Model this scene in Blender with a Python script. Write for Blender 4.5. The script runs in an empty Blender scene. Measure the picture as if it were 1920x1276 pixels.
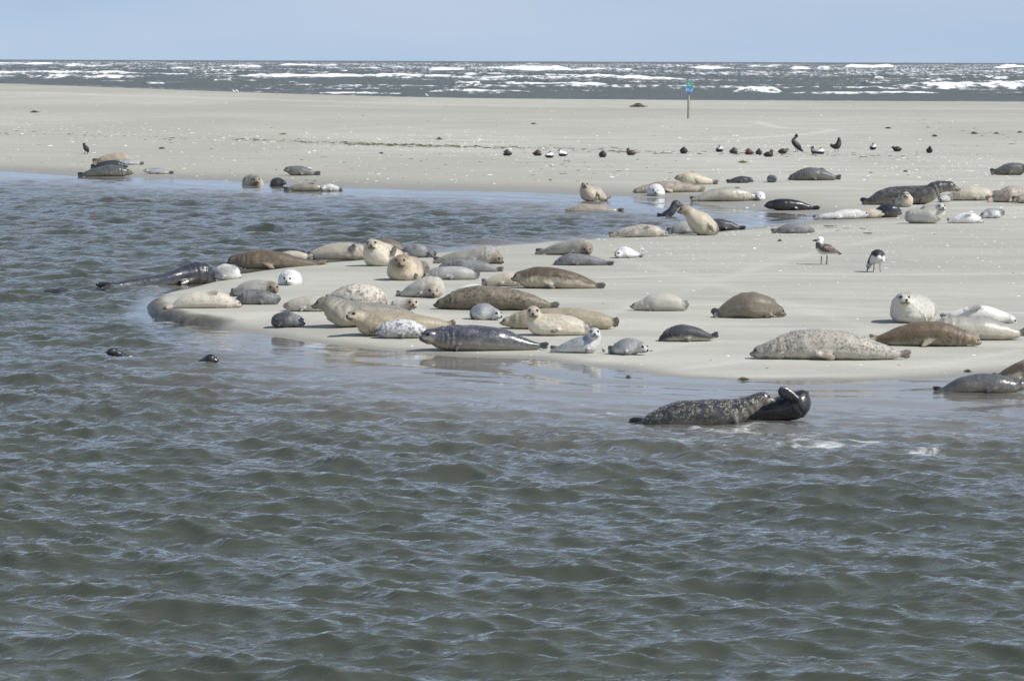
import bpy, bmesh, math, random
import numpy as np
from mathutils import Vector, Matrix

random.seed(7)
rng = np.random.default_rng(7)
scene = bpy.context.scene
COL = scene.collection
R = math.radians

# ---------------------------------------------------------------- camera
CAM_H = 3.7
FPX = 6000.0                      # focal length in pixels of a 1920 px wide frame
PITCH = math.atan(524.5 / FPX)
ROLL = R(0.20)
fwd = Vector((0, math.cos(PITCH), -math.sin(PITCH)))
up0 = Vector((0, math.sin(PITCH), math.cos(PITCH)))
rt0 = Vector((1, 0, 0))
rt = rt0 * math.cos(ROLL) + up0 * math.sin(ROLL)
up = up0 * math.cos(ROLL) - rt0 * math.sin(ROLL)
cam_d = bpy.data.cameras.new('camera')
cam = bpy.data.objects.new('camera', cam_d)
COL.objects.link(cam)
M = Matrix((rt, up, -fwd)).transposed().to_4x4()
M.translation = Vector((0, 0, CAM_H))
cam.matrix_world = M
cam_d.sensor_width = 36.0
cam_d.lens = 36.0 * FPX / 1920.0
cam_d.clip_start = 0.5
cam_d.clip_end = 60000.0
scene.camera = cam
cam_d.dof.use_dof = True
cam_d.dof.focus_distance = 47.0
cam_d.dof.aperture_fstop = 10.0

# ---------------------------------------------------------------- light
SUN_EL, SUN_BEHIND = R(46), R(24)
sun_vec = Vector((math.cos(SUN_BEHIND) * math.cos(SUN_EL), -math.sin(SUN_BEHIND) * math.cos(SUN_EL), math.sin(SUN_EL)))
world = bpy.data.worlds.new('World')
scene.world = world
world.use_nodes = True
wn, wl = world.node_tree.nodes, world.node_tree.links
wn.clear()
sky = wn.new('ShaderNodeTexSky')
sky.sky_type = 'NISHITA'
sky.sun_disc = False
sky.sun_elevation = SUN_EL
sky.sun_rotation = math.atan2(sun_vec.x, sun_vec.y)
sky.altitude = 0
sky.air_density = 1.0
sky.dust_density = 0.0
sky.ozone_density = 3.0
bg = wn.new('ShaderNodeBackground')
bg.inputs['Strength'].default_value = 0.11
tc = wn.new('ShaderNodeTexCoord')
lift = wn.new('ShaderNodeVectorMath'); lift.operation = 'MULTIPLY_ADD'     # clear maritime air: the pale yellow horizon band sits below the sea
lift.inputs[1].default_value = (1, 1, 0.80); lift.inputs[2].default_value = (0, 0, 0.20)
nrm = wn.new('ShaderNodeVectorMath'); nrm.operation = 'NORMALIZE'
wl.new(tc.outputs['Generated'], lift.inputs[0]); wl.new(lift.outputs[0], nrm.inputs[0]); wl.new(nrm.outputs[0], sky.inputs[0])
wo = wn.new('ShaderNodeOutputWorld')
# thin high cloud veil: pale, uneven, over the whole sky
cn = wn.new('ShaderNodeTexNoise'); cn.inputs['Scale'].default_value = 5.0; cn.inputs['Detail'].default_value = 5; cn.inputs['Roughness'].default_value = 0.55
cmap = wn.new('ShaderNodeMapping'); cmap.inputs['Scale'].default_value = (1, 1, 5)
wl.new(tc.outputs['Generated'], cmap.inputs[0]); wl.new(cmap.outputs[0], cn.inputs['Vector'])
cr = wn.new('ShaderNodeMapRange'); cr.inputs[1].default_value = 0.35; cr.inputs[2].default_value = 0.70; cr.inputs[3].default_value = 0.34; cr.inputs[4].default_value = 0.52
wl.new(cn.outputs['Fac'], cr.inputs[0])
veil = wn.new('ShaderNodeMix'); veil.data_type = 'RGBA'; veil.inputs[7].default_value = (5.9, 6.3, 7.0, 1)
sepz = wn.new('ShaderNodeSeparateXYZ'); wl.new(tc.outputs['Generated'], sepz.inputs[0])
zr = wn.new('ShaderNodeMapRange'); zr.interpolation_type = 'SMOOTHSTEP'; zr.inputs[1].default_value = 0.40; zr.inputs[2].default_value = 0.90; zr.inputs[3].default_value = 1.0; zr.inputs[4].default_value = 0.20
wl.new(sepz.outputs['Z'], zr.inputs[0])
vm = wn.new('ShaderNodeMath'); vm.operation = 'MULTIPLY'; wl.new(cr.outputs[0], vm.inputs[0]); wl.new(zr.outputs[0], vm.inputs[1])
wl.new(vm.outputs[0], veil.inputs[0]); wl.new(sky.outputs[0], veil.inputs[6])
wl.new(veil.outputs[2], bg.inputs[0])
wl.new(bg.outputs[0], wo.inputs[0])
sun_d = bpy.data.lights.new('sun', 'SUN')
sun_d.energy = 4.8
sun_d.angle = R(0.5)
sun_d.color = (1.0, 0.96, 0.90)
sun = bpy.data.objects.new('sun', sun_d)
COL.objects.link(sun)
sun.rotation_euler = sun_vec.to_track_quat('Z', 'Y').to_euler()
sun.location = (30, -10, 40)
scene.view_settings.view_transform = 'Standard'
scene.view_settings.look = 'None'
scene.view_settings.exposure = 0.16
scene.view_settings.gamma = 1.0
scene.cycles.max_bounces = 6
scene.cycles.transparent_max_bounces = 6

# ---------------------------------------------------------------- helpers
def ray(px, py):
    return (fwd + rt * ((px - 960.0) / FPX) + up * ((638.0 - py) / FPX)).normalized()

def plane_hit(px, py, z=0.0):
    d = ray(px, py)
    t = (z - CAM_H) / d.z
    return Vector((d.x * t, d.y * t, z))

def depth_of(p):
    return (Vector(p) - Vector((0, 0, CAM_H))).dot(fwd)

def hash2(ix, iy, seed):
    h = (ix.astype(np.int64) * 374761393 + iy.astype(np.int64) * 668265263 + seed * 974634777) & 0x7fffffff
    h = ((h ^ (h >> 13)) * 1274126177) & 0x7fffffff
    h = h ^ (h >> 16)
    return (h & 0xffff) / 65535.0

def vnoise(x, y, seed=0):
    ix, iy = np.floor(x), np.floor(y)
    fx, fy = x - ix, y - iy
    fx = fx * fx * (3 - 2 * fx); fy = fy * fy * (3 - 2 * fy)
    a = hash2(ix, iy, seed); b = hash2(ix + 1, iy, seed)
    c = hash2(ix, iy + 1, seed); d = hash2(ix + 1, iy + 1, seed)
    return (a + (b - a) * fx) * (1 - fy) + (c + (d - c) * fx) * fy

def fbm(x, y, seed=0, octv=4):
    s, a, t = 0.0, 0.5, 0.0
    for i in range(octv):
        s = s + a * vnoise(x * 2 ** i + 17.3 * i, y * 2 ** i - 9.1 * i, seed + i)
        t += a; a *= 0.5
    return s / t

def sstep(a, b, x):
    t = np.clip((x - a) / (b - a), 0, 1)
    return t * t * (3 - 2 * t)

def grid_mesh(name, P, attrs, mat, kind='structure', label=None):
    """P: (rows, cols, 3) points -> one mesh object"""
    nr, nc, _ = P.shape
    me = bpy.data.meshes.new(name)
    me.vertices.add(nr * nc)
    me.vertices.foreach_set('co', P.reshape(-1).astype(np.float32))
    idx = np.arange(nr * nc).reshape(nr, nc)
    q = np.stack([idx[:-1, :-1], idx[:-1, 1:], idx[1:, 1:], idx[1:, :-1]], -1).reshape(-1, 4)
    nq = len(q)
    me.loops.add(nq * 4)
    me.loops.foreach_set('vertex_index', q.reshape(-1).astype(np.int32))
    me.polygons.add(nq)
    me.polygons.foreach_set('loop_start', (np.arange(nq) * 4).astype(np.int32))
    me.polygons.foreach_set('use_smooth', np.ones(nq, dtype=bool))
    me.update(calc_edges=True)
    for k, v in attrs.items():
        a = me.attributes.new(k, 'FLOAT', 'POINT')
        a.data.foreach_set('value', np.ascontiguousarray(v.reshape(-1), dtype=np.float32))
    me.materials.append(mat)
    o = bpy.data.objects.new(name, me)
    COL.objects.link(o)
    o['kind'] = kind
    if label: o['label'] = label
    return o

def new_mat(name):
    m = bpy.data.materials.new(name)
    m.use_nodes = True
    m.node_tree.nodes.clear()
    return m, m.node_tree.nodes, m.node_tree.links

class NB:
    """tiny node builder"""
    def __init__(s, mat): s.n, s.l = mat.node_tree.nodes, mat.node_tree.links
    def put(s, sock, v):
        if hasattr(v, 'is_output'): s.l.new(v, sock)
        elif isinstance(v, (tuple, list)) and len(v) == 3 and sock.type == 'RGBA': sock.default_value = (*v, 1)
        else: sock.default_value = v
    def attr(s, name, out='Fac'):
        a = s.n.new('ShaderNodeAttribute'); a.attribute_name = name; return a.outputs[out]
    def math(s, op, a, b=0.0, c=0.0, clamp=False):
        m = s.n.new('ShaderNodeMath'); m.operation = op; m.use_clamp = clamp
        s.put(m.inputs[0], a); s.put(m.inputs[1], b); s.put(m.inputs[2], c); return m.outputs[0]
    def mix(s, f, a, b):
        m = s.n.new('ShaderNodeMix'); m.data_type = 'RGBA'
        s.put(m.inputs[0], f); s.put(m.inputs[6], a); s.put(m.inputs[7], b); return m.outputs[2]
    def ramp(s, f, lo, hi, a=0.0, b=1.0):
        m = s.n.new('ShaderNodeMapRange'); m.interpolation_type = 'SMOOTHSTEP'
        s.put(m.inputs[0], f); s.put(m.inputs[1], lo); s.put(m.inputs[2], hi); s.put(m.inputs[3], a); s.put(m.inputs[4], b)
        return m.outputs[0]
    def pos(s, scale=(1, 1, 1), kind='geo'):
        if kind == 'geo': o = s.n.new('ShaderNodeNewGeometry').outputs['Position']
        else: o = s.n.new('ShaderNodeTexCoord').outputs['Object']
        mp = s.n.new('ShaderNodeMapping'); s.l.new(o, mp.inputs[0]); mp.inputs['Scale'].default_value = scale
        return mp.outputs[0]
    def noise(s, vec, scale, detail=3, rough=0.55, dist=0.0):
        t = s.n.new('ShaderNodeTexNoise'); s.put(t.inputs['Vector'], vec); s.put(t.inputs['Scale'], scale)
        t.inputs['Detail'].default_value = detail; t.inputs['Roughness'].default_value = rough
        t.inputs['Distortion'].default_value = dist
        return t.outputs['Fac']
    def voro(s, vec, scale, out='Distance'):
        t = s.n.new('ShaderNodeTexVoronoi'); s.put(t.inputs['Vector'], vec); s.put(t.inputs['Scale'], scale)
        return t.outputs[out]
    def bump(s, h, strength, dist):
        b = s.n.new('ShaderNodeBump'); s.put(b.inputs['Height'], h)
        b.inputs['Strength'].default_value = strength; b.inputs['Distance'].default_value = dist
        return b.outputs[0]
    def node(s, t, **kw):
        n = s.n.new(t)
        for k, v in kw.items(): s.put(n.inputs[k.replace('_', ' ')], v)
        return n
    def out(s, sh):
        o = s.n.new('ShaderNodeOutputMaterial'); s.l.new(sh, o.inputs[0])

# ---------------------------------------------------------------- land outline
# (pixel x, pixel y at water level, slope length m, calm-water length m, damp-sand width m)
SHORE_PX = [
 (-900, 292, 9, 5, 9), (-400, 308, 9, 5, 9), (0, 321, 8, 5, 8), (150, 331, 8, 6, 8), (300, 334, 8, 7, 8), (450, 341, 8, 8, 8),
 (560, 348, 8, 9, 9), (660, 353, 9, 8, 10), (800, 357, 9, 9, 10), (900, 359, 9, 10, 10), (1000, 361, 9, 10, 9),
 (1090, 366, 9, 12, 8), (1180, 369, 9, 10, 8), (1250, 372, 9, 9, 8), (1300, 379, 9, 8, 8), (1370, 391, 9, 7, 7),
 (1430, 397, 8, 6, 7), (1500, 401, 8, 6, 8), (1545, 408, 8, 5, 6), (1500, 417, 5, 3, 3), (1400, 428, 2, 1.6, 1.0),
 (1330, 437, 1.5, 1.3, .7), (1240, 441, 1.2, 1.0, .6), (1140, 446, 1.2, 1.0, .6), (1000, 456, 1.2, 1.0, .5), (860, 468, 1.2, 1.0, .5),
 (760, 480, 1.2, 1.0, .5), (680, 487, 1.2, 1.0, .5), (600, 494, 1.0, .8, .5), (520, 504, .9, .7, .5), (430, 517, .8, .6, .5),
 (370, 536, .6, .5, .4), (320, 548, .5, .5, .35), (290, 561, .2, .5, .3), (276, 576, .05, .6, .4), (284, 592, .04, .8, .5),
 (325, 604, .05, 1.0, .5), (400, 613, .12, 1.3, .6), (470, 622, .8, 1.8, .6), (540, 634, 1.3, 2.4, .7), (620, 645, 2.0, 3.2, .8),
 (700, 654, 3.0, 4.0, .9), (790, 662, 4.0, 4.6, .9), (870, 669, 5.0, 6.0, .8), (1000, 672, 6.0, 7.0, .8), (1150, 690, 6.5, 7.6, .8),
 (1250, 704, 7.0, 8.2, .7), (1400, 712, 7.0, 8.6, .6), (1600, 712, 7.0, 9.2, .7), (1780, 706, 7.0, 10.0, 1.0), (1920, 697, 7.0, 10.5, 1.2),
 (2200, 676, 7, 7, 1.2), (2700, 650, 7, 7, 1.2)]
SEA_PX = [(2700, 193), (1920, 191), (1600, 189.5), (1300, 188), (1100, 186.5), (900, 184.5), (750, 181.5), (600, 177.5), (450, 172.5), (300, 167), (150, 161.5), (0, 156.5), (-300, 150)]
pts, par = [], []
for (x, y, w, c, dm) in SHORE_PX:
    p = plane_hit(x, y); pts.append((p.x, p.y)); par.append((w, c, dm))
pts.append((160, pts[-1][1] + 5)); par.append((7, 7, 1.2))
pts.append((400, 290)); par.append((8, 7, 2))
for (x, y) in SEA_PX:
    p = plane_hit(x, y); pts.append((p.x, p.y)); par.append((7, 7, 7))
pts.append((-420, 560)); par.append((8, 7, 2))
pts.append((-420, 150)); par.append((8, 7, 2))
POLY = np.array(pts); PAR = np.array(par)

def shore(x, y):
    """signed distance to the water's edge (+ on land) and the local slope, calm and damp lengths"""
    x = np.asarray(x, float).ravel(); y = np.asarray(y, float).ravel()
    best = np.full(x.shape, 1e18); pr = np.zeros((x.size, 3)); ins = np.zeros(x.shape, bool); ws = np.zeros(x.size)
    n = len(POLY)
    for i in range(n):
        (ax, ay), (bx, by) = POLY[i], POLY[(i + 1) % n]
        dx, dy = bx - ax, by - ay
        t = np.clip(((x - ax) * dx + (y - ay) * dy) / (dx * dx + dy * dy + 1e-12), 0, 1)
        d2 = (x - ax - t * dx) ** 2 + (y - ay - t * dy) ** 2
        best = np.minimum(best, d2)
        w = min(math.hypot(dx, dy), 40.0) / (d2 + 0.03) ** 1.6
        ws += w
        pr += w[:, None] * (PAR[i] + (PAR[(i + 1) % n] - PAR[i]) * t[:, None])
        c = (ay > y) != (by > y)
        with np.errstate(divide='ignore', invalid='ignore'):
            ins ^= c & (x < dx * (y - ay) / (dy if dy else 1e-12) + ax)
    d = np.sqrt(best); d[~ins] *= -1
    pr /= ws[:, None]
    return d, pr

LAND_A = 0.13
def height(x, y):
    x = np.asarray(x, float).ravel(); y = np.asarray(y, float).ravel()
    d, pr = shore(x, y)
    w = pr[:, 0]
    d = d + 0.25 * np.minimum(w, 1.2) * (fbm(x * 1.1, y * 0.8, 3, 3) - 0.5)
    d = d + 0.10 * (fbm(x * 4.5, y * 3.0, 4, 3) - 0.5) * sstep(2.5, .5, w)
    h = np.where(d > 0, LAND_A * (1 - np.exp(-d / w)), np.maximum(-0.7, LAND_A * d / w))
    land = sstep(0.3, 3, d)
    h = h + land * (0.035 * (fbm(x * 0.12, y * 0.05, 11, 3) - 0.5) + 0.008 * (fbm(x * 0.9, y * 0.5, 12, 3) - 0.5))
    return h, d, pr

def ground(px, py):
    z = 0.05
    for _ in range(9):
        p = plane_hit(px, py, z)
        h = float(height([p.x], [p.y])[0][0])
        z = max(h, 0.0) * 0.8 + z * 0.2
    p = plane_hit(px, py, z)
    return Vector((p.x, p.y, z))

def fan_grid(y0, y1, dr, ncol, half=R(11.0), far=R(42)):
    n = int(math.log(y1 / y0) / dr) + 1
    ys = y0 * (y1 / y0) ** (np.arange(n + 1) / n)
    a = np.linspace(-half, half, ncol)
    st = a[1] - a[0]; ext = []; cur = half
    while cur < far:
        st *= 1.12; cur += st; ext.append(cur)
    a = np.concatenate([-np.array(ext[::-1]), a, np.array(ext)])
    Y = np.repeat(ys[:, None], len(a), 1)
    X = Y * np.tan(a)[None, :]
    return X, Y

# ---------------------------------------------------------------- sand
TRACKS = [([(1180, 577), (1340, 570), (1500, 572), (1660, 580), (1920, 586)], .10, .9), ([(1130, 520), (1400, 513), (1700, 514), (1920, 512)], .16, .7), ([(1415, 228), (1470, 240), (1560, 243), (1500, 252), (1380, 260)], .35, .9),
          ([(1290, 690), (1500, 668), (1700, 690), (1920, 655)], .12, .5), ([(900, 640), (1100, 600), (1300, 540), (1500, 480), (1700, 440)], .22, .35), ([(1050, 690), (1350, 640), (1700, 690)], .2, .4),
          ([(420, 600), (700, 570), (900, 610), (1200, 600)], .18, .4), ([(0, 172), (400, 184), (900, 197), (1500, 203), (1920, 204)], 2.2, .6), ([(0, 188), (500, 196), (1000, 208), (1920, 214)], 1.2, .4), ([(1100, 470), (1300, 520), (1650, 620)], .2, .35)]
def track_mask(X, Y):
    out = np.zeros(X.shape)
    for pl, w, s in TRACKS:
        P = [ground(*q) for q in pl]
        P = catmull_xy(np.array([(p.x, p.y) for p in P]), 6)
        lo, hi = P.min(0) - 4 * w - .3, P.max(0) + 4 * w + .3
        k = (X > lo[0]) & (X < hi[0]) & (Y > lo[1]) & (Y < hi[1])
        if not k.any(): continue
        x_, y_ = X[k], Y[k]
        wob = 1 + .8 * (fbm(x_ * 1.3, y_ * .5, 91, 3) - .5)
        d = np.full(x_.shape, 1e9)
        for a, b_ in zip(P[:-1], P[1:]):
            v = b_ - a; t = np.clip(((x_ - a[0]) * v[0] + (y_ - a[1]) * v[1]) / (v @ v), 0, 1)
            d = np.minimum(d, np.hypot(x_ - a[0] - t * v[0], y_ - a[1] - t * v[1]))
        out[k] = np.maximum(out[k], s * np.exp(-(d / (w * wob)) ** 2) * (.35 + .9 * fbm(x_ * .8, y_ * .4, 92, 3)))
    return np.clip(out, 0, 1)
def catmull_xy(P, n):
    Q = np.vstack([2 * P[0] - P[1], P, 2 * P[-1] - P[-2]]); out = []
    for i in range(len(P) - 1):
        for t in np.linspace(0, 1, n, endpoint=(i == len(P) - 2)):
            a, b_, c, d = Q[i:i + 4]
            out.append(.5 * (2 * b_ + (c - a) * t + (2 * a - 5 * b_ + 4 * c - d) * t * t + (3 * b_ - a - 3 * c + d) * t ** 3))
    return np.array(out)

def sand_material():
    m, n, l = new_mat('damp_shell_sand')
    b = NB(m)
    wet = b.attr('wet'); tone = b.attr('tone')
    p = b.pos()
    ps = b.pos((0.35, 1.0, 1.0)); 
    n1 = b.noise(ps, 0.55, 5, 0.6)
    n2 = b.noise(p, 6.0, 4, 0.65)
    n3 = b.noise(b.pos((0.10, 1, 1)), 2.2, 4, 0.6)
    n4 = b.noise(p, 34.0, 4, 0.75)
    c = b.mix(b.ramp(n1, 0.34, 0.66), (0.342, 0.336, 0.290), (0.430, 0.423, 0.366))
    c = b.mix(b.math('MULTIPLY', b.ramp(n3, 0.5, 0.72), 0.45), c, (0.50, 0.485, 0.425))
    c = b.mix(b.math('MULTIPLY', b.ramp(n2, 0.52, 0.75), 0.30), c, (0.30, 0.29, 0.25))
    c = b.mix(b.math('MULTIPLY', b.ramp(n4, 0.50, 0.68), 0.34), c, (0.25, 0.235, 0.195))
    c = b.mix(b.math('MULTIPLY', tone, 1.0), c, (0.325, 0.312, 0.265))
    c = b.mix(b.math('MULTIPLY', b.attr('track'), 0.8), c, (0.53, 0.515, 0.45))
    wn_ = b.math('ADD', wet, b.math('MULTIPLY', b.math('SUBTRACT', n1, 0.5), 0.7))
    wf = b.ramp(wn_, 0.15, 0.95)
    c = b.mix(wf, c, (0.235, 0.224, 0.190))
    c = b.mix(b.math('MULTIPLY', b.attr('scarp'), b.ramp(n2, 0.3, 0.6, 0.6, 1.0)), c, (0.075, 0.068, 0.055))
    bs = b.node('ShaderNodeBsdfPrincipled')
    b.put(bs.inputs['Base Color'], c)
    b.put(bs.inputs['Roughness'], b.ramp(wet, 0.35, 1.0, 0.9, 0.42))
    b.put(bs.inputs['Specular IOR Level'], b.ramp(wet, 0.3, 1.0, 0.15, 0.5))
    hb = b.math('ADD', b.math('MULTIPLY', n2, 0.6), b.math('MULTIPLY', b.noise(b.pos((0.3, 1, 1)), 14.0, 3), 0.4))
    b.put(bs.inputs['Normal'], b.bump(hb, 0.45, 0.02))
    b.out(bs.outputs[0])
    return m

X, Y = fan_grid(14, 620, 0.0031, 430)
H, D, PR = height(X, Y)
H = H.reshape(X.shape); D = D.reshape(X.shape)
damp = PR[:, 2].reshape(X.shape)
wet = np.clip(1.0 - D / damp, 0, 1) ** 1.3
tone = sstep(0.45, 0.75, fbm(X * 0.06, Y * 0.022, 31, 4)) * 0.7
band = np.exp(-((Y - 232 - 6 * (fbm(X * .02, Y * 0, 5, 2) - .5)) / 22.0) ** 2) * 0.8      # darker damp runnel across the far flat
tone = np.clip(tone * sstep(40, 75, Y) + band, 0, 1)
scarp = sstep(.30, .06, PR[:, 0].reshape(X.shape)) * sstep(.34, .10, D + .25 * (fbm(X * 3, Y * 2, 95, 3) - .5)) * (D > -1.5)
trk = track_mask(X, Y); H = H - 0.012 * trk * (Y < 90)
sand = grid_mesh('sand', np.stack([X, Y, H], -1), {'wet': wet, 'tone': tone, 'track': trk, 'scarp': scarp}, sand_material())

# ---------------------------------------------------------------- water near the camera
def water_material(name, sea=False):
    m, n, l = new_mat(name)
    b = NB(m)
    deep = b.attr('deep'); foam = b.attr('foam')
    p = b.pos()
    if sea:
        body = b.mix(b.noise(b.pos((0.02, 0.05, 0.3)), 1.0, 3), (0.066, 0.077, 0.070), (0.094, 0.106, 0.096))
        nz = b.bump(b.noise(b.pos((0.5, 0.9, 1)), 1.3, 5, 0.65), 1.0, 1.7)
        rough = 0.16
    else:
        body = b.mix(b.noise(b.pos((0.5, 0.5, 0.5)), 1.0, 3), (0.046, 0.053, 0.039), (0.065, 0.072, 0.054))
        body = b.mix(b.ramp(deep, 0.30, 1.0), (0.27, 0.255, 0.225), body)
        nb1 = b.noise(b.pos((0.7, 1.25, 1)), 5.0, 4, 0.55, 0.4)
        nb2 = b.noise(b.pos((0.7, 1.2, 1)), 17.0, 3, 0.55, 0.3)
        hh = b.math('ADD', b.math('MULTIPLY', nb1, 0.75), b.math('MULTIPLY', nb2, 0.22))
        hh = b.math('MULTIPLY', hh, b.attr('chop'))
        nz = b.bump(hh, 1.0, 0.045)
        rough = 0.035
    turb = b.node('ShaderNodeBsdfDiffuse', Color=body)
    tr = b.node('ShaderNodeBsdfTransparent')
    vol = n.new('ShaderNodeMixShader'); l.new(deep, vol.inputs[0]); l.new(tr.outputs[0], vol.inputs[1]); l.new(turb.outputs[0], vol.inputs[2])
    gl = b.node('ShaderNodeBsdfGlossy', Color=(0.95, 0.97, 1.0), Roughness=rough, Normal=nz)
    fr = b.node('ShaderNodeFresnel', IOR=1.333, Normal=nz)
    s1 = n.new('ShaderNodeMixShader'); l.new(fr.outputs[0], s1.inputs[0]); l.new(vol.outputs[0], s1.inputs[1]); l.new(gl.outputs[0], s1.inputs[2])
    fo = b.node('ShaderNodeBsdfDiffuse', Color=(0.86, 0.87, 0.87))
    if sea:
        fn = b.noise(b.pos((0.9, 0.12, 4.0)), 1.0, 6, 0.75)
    else:
        fn = b.noise(b.pos((0.55, 1.1, 1)), 4.2, 7, 0.72, 1.2)
    ff = b.math('SUBTRACT', b.math('ADD', foam, b.math('MULTIPLY', fn, 1.7 if sea else 1.0)), 1.27 if sea else 1.0)
    ff = b.ramp(ff, 0.0, 0.30 if sea else 0.42)
    s2 = n.new('ShaderNodeMixShader'); l.new(ff, s2.inputs[0]); l.new(s1.outputs[0], s2.inputs[1]); l.new(fo.outputs[0], s2.inputs[2])
    b.out(s2.outputs[0])
    return m

X, Y = fan_grid(10, 150, 0.0021, 640)
D, PR = shore(X, Y)
D = D.reshape(X.shape)
calm = PR[:, 1].reshape(X.shape); slope = PR[:, 0].reshape(X.shape)
off = -D
amp = 0.05 + 0.95 * sstep(0.15, 1.0, off / calm)
# short wind chop: many directional waves, crests sharpened
waves = []
for i in range(92):
    lam = 0.15 * (3.0 / 0.15) ** (rng.random() ** 1.2)
    ang = R(-90 - 10) + rng.normal(0, 0.50)
    k = 2 * math.pi / lam
    a = 0.0070 * lam ** 0.68 * math.exp(-(lam / 2.6) ** 3) * rng.uniform(0.6, 1.3)
    waves.append((k * math.cos(ang), k * math.sin(ang), a, rng.random() * 6.28, lam))
Zw = np.zeros_like(X); DX = np.zeros_like(X); DY = np.zeros_like(X)
gust = 0.50 + 0.95 * fbm(X * 0.22, Y * 0.10, 41, 4)
row = 0.0021 * Y
for (kx, ky, a, ph, lam) in waves:
    f = sstep(1.1, 2.4, lam / row) * (1 + sstep(48, 70, Y) * (-0.25 if lam > 1.2 else 0.45))
    th = kx * X + ky * Y + ph
    s, c = np.sin(th), np.cos(th)
    aa = a * f
    Zw += aa * c
    kk = math.hypot(kx, ky)
    DX -= 0.75 * aa * s * kx / kk
    DY -= 0.75 * aa * s * ky / kk
Zw *= amp * gust; DX *= amp * gust; DY *= amp * gust
# low swash ripples running up the flat shore on the right
sw = sstep(0.0, 1.2, off) * (1 - sstep(0.4, 1.3, off / calm)) * sstep(2.0, 5.0, slope)
Zw += sw * 0.010 * np.sin(off * 3.0 + 4.0 * fbm(X * .35, Y * .35, 51, 3)) 
Zw += sw * 0.006 * np.sin(off * 7.0 + 7.0 * fbm(X * .5, Y * .4, 52, 3))
Zw -= sstep(-0.6, -0.05, -np.abs(np.minimum(D, 0) - 0)) * 0.0
depth = np.where(off > 0, LAND_A * off / slope, 0.0)
deep = 1 - np.exp(-np.maximum(depth, 0) / 0.085)
deep = np.clip(deep, 0.0, 1.0)
chop = np.clip(amp * gust, 0.03, 1.2)
foam = np.zeros_like(X)
def foam_blob(px, py, rx, ry, s):
    global foam
    c = plane_hit(px, py)
    foam = np.maximum(foam, (s + .065) * np.exp(-(((X - c.x) / (1.25 * rx)) ** 2 + ((Y - c.y) / (1.25 * ry)) ** 2)))
for f in [(255, 568, .7, .8, 0.42), (300, 606, .6, .8, 0.50), (345, 615, .5, .8, 0.48), (420, 620, .7, .8, 0.42), (235, 590, .9, 1.2, .46), (520, 640, .6, .7, 0.38),
          (600, 648, .7, .8, .50), (625, 662, .7, .7, .50), (690, 660, .7, .7, .48), (900, 720, 1.0, .9, .42), (1165, 774, .45, .35, .58), (1120, 780, .5, .6, .48),
          (1410, 800, .34, .24, .55), (1360, 806, .8, .6, .54), (1290, 800, .7, .4, .42), (1220, 798, .5, .3, .45), (1470, 815, .8, .6, .50), (1600, 828, .5, .5, .56),
          (1560, 835, .9, .7, .50), (1440, 840, 1.2, .7, .48), (1250, 830, 1.0, .5, .48), (1750, 850, .7, .6, .50), (1800, 815, 1.6, .8, .44), (1660, 800, 1.2, .6, .42), (1030, 760, 1.2, .9, .42), (760, 690, 1.2, 1.0, .42)]:
    foam_blob(*f)
fl = fbm(X * .30, Y * .22, 71, 4)
edge_on = sstep(3.0, 0.2, np.abs(off - calm * (0.75 + 0.5 * (fl - .5))) / (0.16 * calm + .05)) 
foam = np.maximum(foam, edge_on * 0.46 * sstep(0.42, 0.62, fbm(X * .18, Y * .25, 72, 3)) * sstep(1.0, 3.0, slope))
lap = np.exp(-((off - 0.10 - 0.35 * slope * 0.25 * fbm(X * .9, Y * .6, 73, 3)) / (0.05 + .012 * slope)) ** 2)
foam = np.maximum(foam, lap * 0.50 * sstep(0.40, 0.60, fbm(X * .35, Y * .3, 74, 3)) * sstep(60, 50, Y))
Zw += 0.09 * np.clip(foam - .45, 0, 1) * fbm(X * 3.0, Y * 2.0, 75, 4)
Zs = Zw - np.where(D > 0, np.minimum(D * 0.4, 0.2), 0.0)
water = grid_mesh('water', np.stack([X + DX, Y + DY, Zs], -1), {'deep': deep, 'foam': foam, 'chop': chop}, water_material('tidal_channel_water'))

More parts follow.
